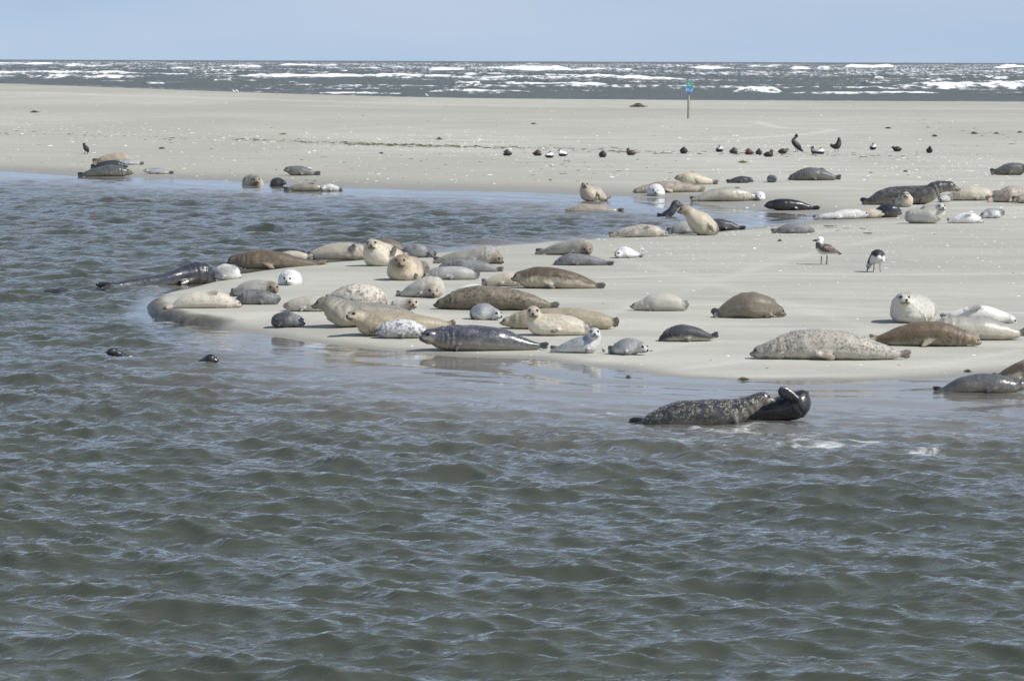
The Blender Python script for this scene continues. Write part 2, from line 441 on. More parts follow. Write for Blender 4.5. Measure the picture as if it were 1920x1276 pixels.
# ---------------------------------------------------------------- open sea with breakers
X, Y = fan_grid(255, 14000, 0.0040, 620, R(11.5))
Zw = np.zeros_like(X)
row = 0.004 * Y
for i in range(46):
    lam = 3.5 * (60 / 3.5) ** rng.random()
    ang = R(-90) + rng.normal(0, 0.38)
    k = 2 * math.pi / lam
    a = (0.0058 * lam ** 0.80 + .030 * math.exp(-((lam - 8) / 7) ** 2)) * rng.uniform(.6, 1.3)
    f = sstep(1.5, 3.5, lam / row)
    Zw += a * f * np.cos(k * math.cos(ang) * X + k * math.sin(ang) * Y + rng.random() * 6.28)
shoal = sstep(0, 90, Y - 300)
Zw *= 0.52 * (0.35 + 0.65 * shoal) * (1 + 2.6 * sstep(600, 1700, Y))
foam = sstep(0.35, 0.95, Zw / (1 + 1.3 * sstep(600, 1700, Y)) * 2.2) * 0.50
def breaker(x0, x1, y0, y1, hgt, foam_s, trail):
    """one breaking wave: ragged crest line from pixel (x0,y0) to (x1,y1)"""
    global Zw, foam
    p0, p1 = plane_hit(x0, y0), plane_hit(x1, y1)
    yc0 = 0.5 * (p0.y + p1.y)
    t_ = (X[0] / Y[0] * FPX + 960 - x0) / (x1 - x0)
    ci = np.where((t_ > 0) & (t_ < 1))[0]; ri = np.where((Y[:, 0] > min(p0.y, p1.y) * .95 - 40) & (Y[:, 0] < max(p0.y, p1.y) * 1.05 + 60))[0]
    if len(ci) == 0 or len(ri) == 0: return
    sl = np.ix_(ri, ci)
    x_, y_ = X[sl], Y[sl]
    t = np.clip((x_ / y_ * FPX + 960 - x0) / (x1 - x0), 0, 1)
    m = yc0 / 435.0                                    # distant breakers are the bigger ones, seen at coarser grain
    g = 1.0 / max(1.0, m * .7)
    yc = (p0.y + (p1.y - p0.y) * t) * (1 + 0.030 * (fbm(x_ * .05 * g, x_ * 0 + x0, 61, 4) - 0.5))
    env = sstep(0.0, 0.22, t) * (1 - sstep(0.76, 1.0, t))
    rag = (0.60 + .75 * fbm(x_ * .10 * g, x_ * 0 + y0, 62, 3)) * (.70 + .6 * fbm(x_ * 0.75 * g, x_ * 0 + x0, 64, 3))
    dz = y_ - yc
    wf = 3.0 * max(1, m ** .8)
    front = np.where(dz < 0, np.exp(-(dz / wf) ** 2), np.exp(-(dz / (3 * wf)) ** 2))
    Zw[sl] += 1.35 * hgt * env * rag * front
    tr = min(yc0 * yc0 / 11800.0, 20.0) * (0.16 + 1.15 * sstep(.30, .85, fbm(x_ * .16 * g, x_ * 0 + 3 * y0, 65, 4))) * trail / 11.0
    patch = sstep(.30, .55, fbm(x_ * .30 * g, y_ * .12 * g, 63, 4))
    fo = foam_s * env ** .35 * np.where(dz < 0, np.exp(-np.abs(dz) / (1.1 * tr)), np.exp(-(dz / (1.2 * wf)) ** 2)) * (.66 + .36 * patch)
    foam[sl] = np.maximum(foam[sl], fo)
for bk in [(-200, 250, 137, 138, .55, 1.0, 9), (120, 560, 141, 143, .45, .95, 12), (380, 960, 143, 147, .55, 1.0, 12), (860, 1320, 150, 153, .50, 1.0, 14), (960, 1420, 164, 167, .42, 1.0, 9),
           (1250, 1740, 166, 169, .42, 1.0, 10), (1640, 2100, 166, 169, .48, 1.0, 9), (1440, 1800, 177, 179, .16, .8, 9), (900, 1160, 158, 160, .35, .95, 16), (780, 1010, 175, 176, .18, .8, 8),
           (600, 860, 163, 165, .22, .75, 9), (120, 560, 154, 156, .2, .7, 10), (430, 760, 166, 168, .18, .75, 6), (560, 780, 175, 177, .16, .7, 6), (60, 330, 147, 147, .25, .75, 10),
           (-200, 60, 141, 141, .45, .9, 12), (510, 665, 125, 126, 1.0, 1.0, 30), (400, 500, 128, 129, .9, .95, 30), (640, 775, 131, 132, .9, 1.0, 20), (760, 1250, 133, 134, .8, 1.0, 24),
           (-100, 125, 122, 123, .8, .95, 30), (110, 235, 126, 127, .8, .95, 26), (1270, 1430, 131, 132, .85, 1.0, 20), (1395, 1475, 127, 127, 1.1, 1.0, 40), (1470, 1565, 132, 133, 1.0, 1.0, 24),
           (1560, 1685, 129, 129, 1.2, 1.05, 40), (1840, 2000, 130, 130, 1.1, 1.0, 36), (1700, 1850, 140, 140, .5, .75, 12), (860, 960, 141, 142, .5, .85, 12), (1130, 1240, 148, 148, .5, .95, 14), (250, 420, 131, 131, .7, .85, 16)]:
    breaker(*bk)
for i in range(80):                                   # scattered whitecaps between the main lines
    yy = random.choice((random.uniform(120, 150), random.uniform(140, 180)))
    xx = random.uniform(-150, 2050); ww = random.uniform(10, 110)
    edge_y = np.interp(xx, [p[0] for p in SEA_PX[::-1]], [p[1] for p in SEA_PX[::-1]])
    if yy > edge_y - 7: continue
    bk = (xx, xx + ww, yy, yy + random.uniform(-.5, .8), random.uniform(.12, .42) * (1.6 if yy < 135 else 1), random.uniform(.58, .85), random.uniform(3, 9))
    breaker(*bk)
foam = np.maximum(foam,   .10 + .29 * sstep(.38, .78, fbm(X * .03, Y * .012, 66, 4)) * sstep(2600, 700, Y))
# ragged swash where the sea runs out on the sand
Ds, _ = shore(X, Y); Ds = Ds.reshape(X.shape)
foam = np.maximum(foam, np.exp(-((Ds + 3) / 3.0) ** 2) * 0.42)
near_sand = sstep(0, 25, -Ds)
Zw = Zw * (0.12 + 0.88 * near_sand) - np.where(Ds > 0, np.minimum(Ds * 0.05, 0.5), 0)
sea = grid_mesh('sea', np.stack([X, Y, Zw], -1), {'deep': np.ones_like(X), 'foam': foam}, water_material('surf_sea_water', True))

# ---------------------------------------------------------------- animals: shared shape tools
def catmull(P, n):
    P = np.asarray(P, float)
    Q = np.vstack([2 * P[0] - P[1], P, 2 * P[-1] - P[-2]])
    out = []
    m = len(P) - 1
    for i in range(m):
        for t in np.linspace(0, 1, n, endpoint=(i == m - 1)):
            a, b_, c, d = Q[i], Q[i + 1], Q[i + 2], Q[i + 3]
            out.append(0.5 * (2 * b_ + (c - a) * t + (2 * a - 5 * b_ + 4 * c - d) * t * t + (3 * b_ - a - 3 * c + d) * t ** 3))
    return np.array(out)

def frames(C):
    T = np.gradient(C, axis=0)
    T /= np.linalg.norm(T, axis=1)[:, None] + 1e-9
    S = np.cross(T, np.array([0, 0, 1.0]))
    ln = np.linalg.norm(S, axis=1)
    S[ln < 0.2] = 0
    # carry the side vector through steep stretches
    last = None
    for i in range(len(S)):
        if np.linalg.norm(S[i]) > 0.2:
            S[i] /= np.linalg.norm(S[i]); last = S[i]
        elif last is not None:
            v = last - T[i] * last.dot(T[i]); S[i] = v / np.linalg.norm(v)
    for i in range(len(S) - 1, -1, -1):
        if np.linalg.norm(S[i]) < 0.1:
            v = (S[i + 1] if i + 1 < len(S) and np.linalg.norm(S[i + 1]) > .1 else np.array([1.0, 0, 0]))
            v = v - T[i] * v.dot(T[i]); S[i] = v / np.linalg.norm(v)
    U = np.cross(S, T)
    return T, S, U

def loft(bm, C, Rr, wide=1.12, seg=18, squash=1.0):
    T, S, U = frames(C)
    rings = []
    a = np.linspace(0, 2 * math.pi, seg, endpoint=False)
    for i in range(len(C)):
        w = wide[i] if hasattr(wide, '__len__') else wide
        ring = [bm.verts.new(C[i] + S[i] * (math.cos(t) * Rr[i] * w) + U[i] * (math.sin(t) * Rr[i] * squash)) for t in a]
        rings.append(ring)
    for i in range(len(rings) - 1):
        for j in range(seg):
            bm.faces.new((rings[i][j], rings[i][(j + 1) % seg], rings[i + 1][(j + 1) % seg], rings[i + 1][j]))
    for k, s in ((0, -1), (-1, 1)):
        tip = bm.verts.new(C[k] + T[k] * s * Rr[k] * 0.75)
        r = rings[k]
        mid = [bm.verts.new(C[k] + (np.array(v.co) - C[k]) * 0.72 + T[k] * s * Rr[k] * 0.52) for v in r]
        for j in range(seg):
            f1 = (r[j], r[(j + 1) % seg], mid[(j + 1) % seg], mid[j])
            f2 = (mid[j], mid[(j + 1) % seg], tip)
            if s > 0: bm.faces.new(f1); bm.faces.new(f2)
            else: bm.faces.new(f1[::-1]); bm.faces.new(f2[::-1])

def ellipsoid(bm, c, ax, seg=14, rings=9):
    """ax: three semi-axis vectors"""
    r = bmesh.ops.create_uvsphere(bm, u_segments=seg, v_segments=rings, radius=1.0)
    A = Matrix((ax[0], ax[1], ax[2])).transposed()
    for v in r['verts']:
        v.co = A @ v.co + Vector(c)

def blade(bm, root, tip, nrm, w, t):
    """flipper: a flat tapering paddle from root to tip, broad past the middle"""
    root, tip = np.array(root, float), np.array(tip, float)
    d = tip - root; L = np.linalg.norm(d); d /= L
    n = np.array(nrm, float); n -= d * n.dot(d); n /= np.linalg.norm(n) + 1e-9
    b = np.cross(d, n)
    prof = [(-.10, .55, 1.2), (.15, .75, 1.1), (.45, .95, .9), (.70, 1.0, .75), (.88, .80, .65), (1.0, .42, .6)]
    rings = []
    for (f, ww, tt) in prof:
        rings.append([bm.verts.new(root + d * L * f + b * (math.cos(a) * w * ww) + n * (math.sin(a) * t * tt)) for a in np.linspace(0, 2 * math.pi, 10, endpoint=False)])
    for i in range(len(rings) - 1):
        for j in range(10):
            bm.faces.new((rings[i][j], rings[i][(j + 1) % 10], rings[i + 1][(j + 1) % 10], rings[i + 1][j]))
    bm.faces.new(rings[0][::-1]); bm.faces.new(rings[-1])

PENDING = []      # objects whose skins are fused (voxel union, then smoothed) in one pass
def fuse_later(o, voxel, smooth, post):
    r = o.modifiers.new('fuse', 'REMESH'); r.mode = 'VOXEL'; r.voxel_size = voxel; r.use_smooth_shade = True
    s = o.modifiers.new('soft', 'SMOOTH'); s.factor = 0.5; s.iterations = smooth
    PENDING.append((o, post))

def fuse_all():
    dg = bpy.context.evaluated_depsgraph_get()
    for o, post in PENDING:
        me = bpy.data.meshes.new_from_object(o.evaluated_get(dg))
        old = o.data
        mats = list(old.materials)
        o.modifiers.clear()
        me.materials.clear()
        for m in mats: me.materials.append(m)
        o.data = me
        bpy.data.meshes.remove(old)
        me.polygons.foreach_set('use_smooth', np.ones(len(me.polygons), dtype=bool))
        co = np.empty(len(me.vertices) * 3, np.float32); me.vertices.foreach_get('co', co); co = co.reshape(-1, 3).astype(float)
        post(o, me, co)
        me.vertices.foreach_set('co', co.reshape(-1).astype(np.float32)); me.update()
    PENDING.clear()

def put_attr(me, name, v):
    a = me.attributes.new(name, 'FLOAT', 'POINT'); a.data.foreach_set('value', np.ascontiguousarray(v, dtype=np.float32))

def bm_obj(name, bm, mat, parent=None, smooth=True):
    me = bpy.data.meshes.new(name)
    bmesh.ops.recalc_face_normals(bm, faces=bm.faces)
    bm.to_mesh(me); bm.free()
    if smooth:
        me.polygons.foreach_set('use_smooth', np.ones(len(me.polygons), dtype=bool))
    me.materials.append(mat)
    o = bpy.data.objects.new(name, me); COL.objects.link(o)
    if parent: o.parent = parent
    return o

# ---------------------------------------------------------------- seal coats
def coat(name, back, belly, line=0.15, soft=0.5, spot=(0.08, 0.07, 0.06), spots=0.0, scale=26.0, pale_spots=0.0, pale=(0.4, 0.39, 0.35),
         head=None, head_amt=0.0, patch=None, patch_amt=0.0, flip=(0.09, 0.085, 0.08), rough=0.55, spec=0.35, mask=0.5):
    m, n, l = new_mat(name)
    b = NB(m)
    oi = n.new('ShaderNodeObjectInfo')
    tc = n.new('ShaderNodeTexCoord')
    off = n.new('ShaderNodeVectorMath'); off.operation = 'SCALE'; off.inputs[0].default_value = (31, 17, 23); l.new(oi.outputs['Random'], off.inputs['Scale'])
    ad = n.new('ShaderNodeVectorMath'); ad.operation = 'ADD'; l.new(tc.outputs['Object'], ad.inputs[0]); l.new(off.outputs[0], ad.inputs[1])
    P = ad.outputs[0]
    dors = b.attr('dorsal'); face = b.attr('face'); muz = b.attr('muzzle'); fl = b.attr('flipper'); ring = b.attr('eyering'); mouth = b.attr('mouth'); crown = b.attr('crown')
    nb = b.noise(P, 5.0, 4, 0.6)
    nm = b.noise(P, 14.0, 4, 0.65)
    nf = b.noise(P, 90.0, 2, 0.7)
    ng = b.noise(P, 36.0, 3, 0.7)
    dd = b.math('ADD', dors, b.math('MULTIPLY', b.math('SUBTRACT', nb, 0.5), 0.9))
    bk = b.ramp(dd, line - soft, line + soft)
    c = b.mix(bk, belly, back)
    if patch:
        c = b.mix(b.math('MULTIPLY', b.math('MULTIPLY', b.ramp(b.noise(P, 3.2, 3, 0.5), 0.48, 0.66), patch_amt), b.ramp(dd, line - soft - .4, line + soft)), c, patch)
    if spots > 0:
        v = b.voro(P, scale)
        jig = b.math('ADD', v, b.math('MULTIPLY', b.math('SUBTRACT', ng, 0.5), 0.9))
        sp = b.ramp(jig, 0.50, 0.30)
        n2 = b.noise(P, scale * 1.7, 4, 0.7)
        sp = b.math('MAXIMUM', sp, b.math('MULTIPLY', b.ramp(n2, 0.50, 0.60), 0.75))
        sp = b.math('MULTIPLY', sp, b.ramp(nb, 0.36, 0.60, 0.25, 1.0))
        sp = b.math('MULTIPLY', sp, b.ramp(dd, line - soft - 0.5, line + 0.25, 0.15, 1.0))
        c = b.mix(b.math('MULTIPLY', sp, spots), c, spot)
    if pale_spots > 0:
        v2 = b.voro(P, scale * 1.15)
        jig2 = b.math('ADD', v2, b.math('MULTIPLY', b.math('SUBTRACT', nm, 0.5), 0.6))
        c = b.mix(b.math('MULTIPLY', b.math('MULTIPLY', b.ramp(b.math('ABSOLUTE', b.math('SUBTRACT', jig2, 0.42)), 0.14, 0.03), pale_spots), b.ramp(nm, 0.40, 0.60)), c, pale)
    c = b.mix(b.math('MULTIPLY', b.ramp(nf, 0.50, 0.72), 0.30), c, tuple(x * 0.40 for x in back))
    c = b.mix(b.math('MULTIPLY', b.ramp(ng, 0.48, 0.70), 0.30), c, tuple(x * 0.5 for x in back))
    c = b.mix(b.math('MULTIPLY', b.ramp(nb, 0.52, 0.72), 0.18), c, tuple(min(.8, x * 1.1) for x in belly))
    if head:
        c = b.mix(b.math('MULTIPLY', b.math('MULTIPLY', face, head_amt), b.ramp(nm, 0.3, 0.6, 0.55, 1.0)), c, head)
    c = b.mix(b.math('MULTIPLY', crown, b.ramp(ng, 0.36, 0.58, 0.12, 0.62)), c, tuple(x * 0.42 for x in back))
    c = b.mix(b.math('MULTIPLY', ring, 0.20), c, tuple(min(0.75, x * 1.5 + 0.10) for x in belly))
    c = b.mix(b.math('MULTIPLY', muz, min(1.0, mask * 1.25)), c, tuple(x * 0.38 for x in (head or back)))
    c = b.mix(b.math('MULTIPLY', mouth, 0.75), c, (0.035, 0.030, 0.027))
    c = b.mix(b.math('MULTIPLY', fl, b.ramp(nm, 0.3, 0.65, 0.5, 0.95)), c, flip)
    hsv = n.new('ShaderNodeHueSaturation'); l.new(c, hsv.inputs['Color'])
    l.new(b.ramp(oi.outputs['Random'], 0.0, 1.0, 0.86, 1.12), hsv.inputs['Value'])
    bs = n.new('ShaderNodeBsdfPrincipled')
    l.new(hsv.outputs[0], bs.inputs['Base Color'])
    b.put(bs.inputs['Roughness'], b.ramp(nm, 0.3, 0.7, max(0.12, rough - 0.10), rough + 0.08))
    bs.inputs['Specular IOR Level'].default_value = spec
    if rough > 0.45:
        bs.inputs['Sheen Weight'].default_value = 0.12; bs.inputs['Sheen Roughness'].default_value = 0.4
    hb = b.math('ADD', b.math('MULTIPLY', nf, 0.25), b.math('ADD', b.math('MULTIPLY', nm, 0.45), b.math('MULTIPLY', nb, 1.3)))
    l.new(b.bump(hb, 0.45, 0.014), bs.inputs['Normal'])
    b.out(bs.outputs[0])
    return m

COATS = {
 'tan': coat('tan_coat', (.33, .285, .205), (.50, .435, .31), spots=.4, spot=(.14, .11, .08), flip=(.10, .085, .07), head=(.50, .43, .31), head_amt=.7),
 'tan_pale': coat('pale_tan_coat', (.40, .365, .29), (.53, .485, .39), spots=.2, spot=(.22, .18, .14)),
 'tan_face': coat('tan_coat_rusty_face', (.43, .38, .29), (.56, .50, .39), head=(.26, .195, .125), head_amt=.75, spots=.15, spot=(.2, .16, .12)),
 'tan_gray': coat('greyish_tan_coat', (.27, .25, .215), (.50, .44, .34), line=.3, spots=.3, spot=(.12, .10, .09)),
 'tan_smooth': coat('smooth_fawn_coat', (.30, .29, .25), (.46, .425, .345), line=.45, rough=.34, spec=.45),
 'tan_wet': coat('wet_tan_coat', (.26, .235, .18), (.36, .32, .25), rough=.26, spec=.5, flip=(.03, .03, .03)),
 'cream': coat('cream_coat', (.48, .44, .36), (.60, .56, .47), spots=.45, spot=(.25, .21, .17), flip=(.34, .30, .24)),
 'cream_face': coat('cream_coat_freckled_face', (.40, .36, .285), (.62, .57, .46), line=.25, head=(.38, .31, .22), head_amt=.7, spots=.6, spot=(.22, .18, .13), mask=.6),
 'cream_gray': coat('greyish_cream_coat', (.46, .435, .37), (.57, .53, .45), flip=(.18, .17, .15), spots=.2, spot=(.25, .22, .18)),
 'white_cream': coat('ivory_coat', (.46, .44, .385), (.68, .65, .57), line=.3, spots=.4, spot=(.25, .23, .2), flip=(.40, .37, .33), mask=.25),
 'white_face': coat('white_coat_freckled_face', (.47, .44, .38), (.64, .61, .54), line=.4, spots=.5, spot=(.25, .22, .19), head=(.46, .35, .24), head_amt=.75, flip=(.08, .08, .08), mask=.65),
 'white_spot': coat('white_coat_dark_freckles', (.68, .66, .61), (.72, .70, .65), spots=.6, scale=18, spot=(.13, .12, .11), flip=(.26, .26, .25)),
 'white_pup': coat('white_pup_coat', (.60, .60, .585), (.74, .74, .72), line=.5, spots=.55, scale=15, spot=(.14, .14, .145), patch=(.20, .20, .21), patch_amt=.6, flip=(.22, .22, .22)),
 'white_gray': coat('dirty_white_coat', (.52, .515, .49), (.66, .655, .62), patch=(.13, .13, .135), patch_amt=.75, flip=(.10, .10, .10)),
 'silver': coat('silver_coat', (.26, .27, .285), (.60, .60, .58), line=.25, spots=.35, spot=(.10, .10, .11), rough=.42, head=(.55, .55, .53), head_amt=.5, mask=.35),
 'silver_spot': coat('silver_coat_black_freckles', (.52, .52, .51), (.42, .42, .41), line=-.1, spots=.85, scale=20, spot=(.06, .06, .065), flip=(.06, .06, .06)),
 'gray_fuzz': coat('fuzzy_grey_coat', (.165, .170, .175), (.31, .31, .305), line=-.15, soft=.6, patch=(.065, .067, .072), patch_amt=.9, spots=.4, scale=38, spot=(.07, .07, .075), pale_spots=.3, pale=(.42, .42, .41)),
 'gray_pale': coat('pale_grey_coat', (.36, .36, .345), (.47, .465, .44), patch=(.17, .17, .175), patch_amt=.6, spots=.3, spot=(.15, .15, .15)),
 'gray_smooth': coat('smooth_slate_coat', (.125, .128, .13), (.24, .225, .19), line=-.1, rough=.42, spots=.25, spot=(.06, .06, .06)),
 'gray_brown': coat('grey_brown_coat', (.21, .195, .165), (.43, .385, .30), line=.25, spots=.5, scale=24, spot=(.10, .09, .075), head=(.20, .16, .11), head_amt=.5),
 'gray_face': coat('grey_coat_rusty_face', (.30, .29, .26), (.44, .42, .37), spots=.4, spot=(.13, .12, .105), head=(.21, .15, .09), head_amt=.9, mask=.7),
 'gray_wet': coat('wet_grey_coat', (.075, .078, .08), (.23, .215, .18), line=.0, rough=.30, spec=.5, pale_spots=.4, pale=(.28, .27, .25), flip=(.02, .02, .022)),
 'charcoal': coat('charcoal_coat', (.036, .039, .046), (.10, .10, .10), rough=.40, pale_spots=.35, pale=(.20, .20, .20), flip=(.025, .025, .027)),
 'charcoal_face': coat('charcoal_coat_silver_face', (.055, .058, .065), (.12, .12, .12), rough=.40, pale_spots=.5, pale=(.26, .26, .26), head=(.38, .38, .37), head_amt=.75),
 'dark_belly': coat('charcoal_coat_sandy_belly', (.04, .042, .048), (.42, .37, .29), line=-.30, soft=.25, spots=.3, spot=(.05, .05, .05), flip=(.05, .05, .05)),
 'dark_wet': coat('wet_slate_coat_fine_rings', (.060, .064, .078), (.36, .33, .27), line=-.22, soft=.5, rough=.31, spec=.55, pale_spots=.75, scale=34, pale=(.27, .27, .28), flip=(.05, .05, .055)),
 'dark_spot': coat('dark_mottled_coat', (.055, .055, .06), (.34, .30, .23), line=-.35, soft=.5, rough=.36, spec=.45, pale_spots=.6, scale=22, pale=(.32, .27, .21), flip=(.04, .035, .035)),
 'dark_speckle': coat('wet_black_coat_sandy_flecks', (.040, .040, .042), (.22, .205, .17), line=-.25, soft=.6, rough=.22, spec=.55, pale_spots=.95, scale=30, pale=(.38, .35, .28), flip=(.03, .03, .032)),
 'black_wet': coat('wet_black_coat', (.014, .015, .019), (.035, .035, .037), rough=.27, spec=.5, pale_spots=.35, pale=(.11, .11, .11), flip=(.015, .015, .016)),
 'black_blue': coat('wet_blue_black_coat', (.028, .031, .041), (.15, .14, .115), line=-.30, soft=.5, rough=.33, spec=.5, pale_spots=.15, pale=(.14, .12, .10), flip=(.012, .012, .014)),
 'brown': coat('brown_coat', (.120, .092, .062), (.30, .25, .18), line=.0, soft=.6, spots=.35, spot=(.075, .06, .045), rough=.5, flip=(.26, .21, .15)),
 'brown_gray': coat('drab_brown_coat', (.135, .115, .084), (.23, .20, .155), spots=.4, scale=40, spot=(.09, .075, .06)),
 'brown_face': coat('fawn_coat_brown_face', (.30, .25, .18), (.47, .41, .31), line=.3, spots=.5, spot=(.13, .10, .07), head=(.20, .14, .085), head_amt=.85, mask=.6, flip=(.06, .055, .05)),
 'brown_spot': coat('cream_coat_brown_saddle', (.088, .066, .044), (.46, .41, .32), line=.10, soft=.25, spots=.75, scale=22, spot=(.07, .052, .036), head=(.22, .17, .11), head_amt=.5),
 'brown_mottle': coat('brown_mottled_coat', (.150, .125, .090), (.15, .128, .096), spots=.95, scale=19, spot=(.050, .040, .030), pale_spots=.35, pale=(.33, .29, .22), head=(.15, .13, .105), head_amt=.6),
 'brown_fine': coat('brown_coat_fine_mottle', (.145, .108, .066), (.34, .30, .225), line=-.35, soft=.4, spots=.75, scale=32, spot=(.07, .052, .034), head=(.40, .32, .21), head_amt=.8, flip=(.36, .31, .24)),
 'pink_spot': coat('rosy_fawn_coat_spotted', (.30, .255, .215), (.44, .385, .31), spots=.75, scale=17, spot=(.10, .075, .065), flip=(.34, .29, .22)),
 'spot_pale': coat('pale_coat_dark_freckles', (.42, .39, .335), (.60, .555, .47), line=.05, soft=.5, spots=.85, scale=24, spot=(.12, .10, .085), head=(.30, .275, .235), head_amt=.6, flip=(.20, .165, .13)),
 'spot_cream': coat('cream_coat_brown_patch', (.56, .52, .44), (.64, .60, .52), spots=.9, scale=17, spot=(.15, .11, .08), patch=(.22, .17, .125), patch_amt=.8),
}
def plain_mat(name, col, rough=0.5, spec=0.5):
    m, n, l = new_mat(name); b = NB(m)
    bs = n.new('ShaderNodeBsdfPrincipled')
    c = b.mix(b.math('MULTIPLY', b.noise(b.pos(kind='obj'), 60.0, 3), 0.5), col, tuple(x * 0.55 for x in col))
    l.new(c, bs.inputs['Base Color'])
    bs.inputs['Roughness'].default_value = rough; bs.inputs['Specular IOR Level'].default_value = spec
    b.out(bs.outputs[0]); return m
EYE_M = plain_mat('wet_black_eye', (.008, .007, .006), 0.12, 0.6)
NOSE_M = plain_mat('black_nose_skin', (.018, .016, .016), 0.35, 0.5)

N_SEAL = 0
def S(style, label, yb, st, head, ff='auto', bx=None, swim=False, roll=0, muz=1.0, group='seals hauled out on the sandbank'):
    """one seal. All numbers are photo pixels at the animal's own distance: stations (x, radius[, height of centre[, distance behind base]])
    from hind-flipper tip to neck; head (x, height, radius, yaw (90 faces the camera, 0 right), pitch[, distance behind])"""
    global N_SEAL
    N_SEAL += 1
    xs = [s[0] for s in st]
    if bx is None: bx = 0.5 * (st[len(st) // 2][0] + st[-1][0])
    base = ground(bx, yb)
    sc = FPX / depth_of(base)
    pts4 = []
    for s in st:
        x, r = s[0], s[1]
        z = s[2] if len(s) > 2 and s[2] is not None else r * 0.95
        d = s[3] if len(s) > 3 else 0.0
        pts4.append(((x - bx) / sc, d / sc, z / sc, r / sc))
    hx, hz, hr, yaw, pit = head[:5]
    hd = head[5] if len(head) > 5 else 0.0
    hc = np.array([(hx - bx) / sc, hd / sc, hz / sc]); hr = hr / sc
    f = np.array([math.cos(R(yaw)) * math.cos(R(pit)), -math.sin(R(yaw)) * math.cos(R(pit)), math.sin(R(pit))])
    side = np.cross(f, [0, 0, 1.0]); side /= np.linalg.norm(side)
    upv = np.cross(side, f)
    A = np.array(pts4)
    tot = np.sum(np.linalg.norm(np.diff(A[:, :3], axis=0), axis=1))
    tipP, baseP = A[0, :3].copy(), A[1, :3].copy()
    A[0, :3] = tipP * 0.42 + baseP * 0.58
    A[0, 3] = max(A[1, 3] * 0.50, A[0, 3] * 0.9)
    A = np.vstack([A, [*(hc - f * hr * 0.12), hr * 0.90]])
    Cc = catmull(A, 9)
    Cr = np.maximum(Cc[:, 3], 0.012)
    C = Cc[:, :3]
    vox = min(0.020, max(0.0115, depth_of(base) * 0.00029))
    bm = bmesh.new()
    w = np.full(len(C), 1.13); w[-8:] = np.linspace(1.13, 1.0, 8)
    loft(bm, C, Cr, w)
    dT = np.linalg.norm(np.diff(frames(C)[0], axis=0, append=frames(C)[0][-1:]), axis=1)
    ds = np.linalg.norm(np.diff(C, axis=0, append=C[-1:]), axis=1) + 1e-4
    tight = np.convolve((dT / ds * Cr > 0.45).astype(float), np.ones(5), 'same') > 0
    Tq, Sq, Uq = frames(C)
    for i in range(0, len(C), 2):
        if tight[i]: ellipsoid(bm, C[i], (Sq[i] * Cr[i] * w[i], Tq[i] * Cr[i], Uq[i] * Cr[i]), 14, 9)
    # skull and muzzle
    ellipsoid(bm, hc, (f * hr * 1.14, side * hr * 0.97, upv * hr * 0.88))
    ellipsoid(bm, hc + f * hr * 0.45 - upv * hr * 0.22, (f * hr * 0.85, side * hr * 0.84, upv * hr * 0.60))
    ellipsoid(bm, hc + f * hr * 0.88 * muz - upv * hr * 0.22, (f * hr * 0.70 * muz, side * hr * 0.52, upv * hr * 0.44))
    ellipsoid(bm, hc + f * hr * 0.10 - upv * hr * 0.42, (f * hr * 0.85, side * hr * 0.80, upv * hr * 0.55))
    for sg in (-1, 1):
        ellipsoid(bm, hc + f * hr * 1.12 * muz - upv * hr * 0.26 + side * sg * hr * 0.25, (f * hr * 0.36, side * hr * 0.33, upv * hr * 0.29), 10, 7)
    # hind flippers: two paddles pressed together behind the tail
    dvec = tipP - A[0, :3]; L = np.linalg.norm(dvec); dn = dvec / (L + 1e-9)
    hs = np.cross(dn, [0, 0, 1.0]); hs = hs / (np.linalg.norm(hs) + 1e-6) if np.linalg.norm(hs) > .1 else np.array([0, 1.0, 0])
    hu = np.cross(hs, dn)
    bw = max(A[1, 3] * 0.66, tot * 0.024, vox * 2.4); th = max(vox * 1.5, bw * 0.26)
    flips = []
    for sg in (-1, 1):
        rp = A[0, :3] - dn * L * 0.35 + hs * sg * bw * 0.40
        tp = A[0, :3] + dn * L * 1.05 + hs * sg * bw * 0.9 + hu * (sg * bw * 0.75 + bw * .25)
        tp[2] = max(tp[2], th * 0.8) if not swim else tp[2]
        blade(bm, rp, tp, hs + hu * 0.25 * sg, bw, th)
        flips.append((rp, tp, bw * 1.2))
    # fore flippers
    n_b = len(C) - 9
    i0 = int(n_b * 0.74)
    T, Sd, Uu = frames(C)
    Lb = np.sum(np.linalg.norm(np.diff(C, axis=0), axis=1))
    fl_specs = []
    if ff == 'auto':
        for sg in (-1, 1):
            sv = Sd[i0] * sg
            rp = C[i0] + sv * Cr[i0] * 1.00 - Uu[i0] * Cr[i0] * 0.34
            tp = rp - T[i0] * Lb * 0.130 + sv * Cr[i0] * 0.20 - Uu[i0] * Cr[i0] * 0.48
            fl_specs.append((rp, tp, sv + Uu[i0] * 0.6, Lb * 0.031))
    elif ff:
        for fe in ff:
            (x, z, ln, an, d) = fe[:5]; fw = fe[5] if len(fe) > 5 else 1.0
            rp = np.array([(x - bx) / sc, d / sc, z / sc])
            tp = rp + np.array([math.cos(R(an)), -0.10, math.sin(R(an))]) * ln / sc
            fl_specs.append((rp, tp, (0.1, -1, 0.25), ln / sc * 0.21 * fw))
    for (rp, tp, nn, bw2) in fl_specs:
        if not swim: tp = np.array(tp); tp[2] = max(tp[2], vox * 1.2)
        bw2 = max(bw2, vox * 2.0)
        blade(bm, rp, tp, nn, bw2, max(vox * 1.4, bw2 * 0.36))
        flips.append((np.array(rp), np.array(tp), bw2 * 1.1))
    o = bm_obj('seal', bm, COATS[style])
    o['label'] = label; o['category'] = 'seal'; o['group'] = group
    o.location = base + Vector((0, 0, -0.008))
    # eyes and nose
    eyes = []
    vis = hr * sc * 0.533 > 2.0
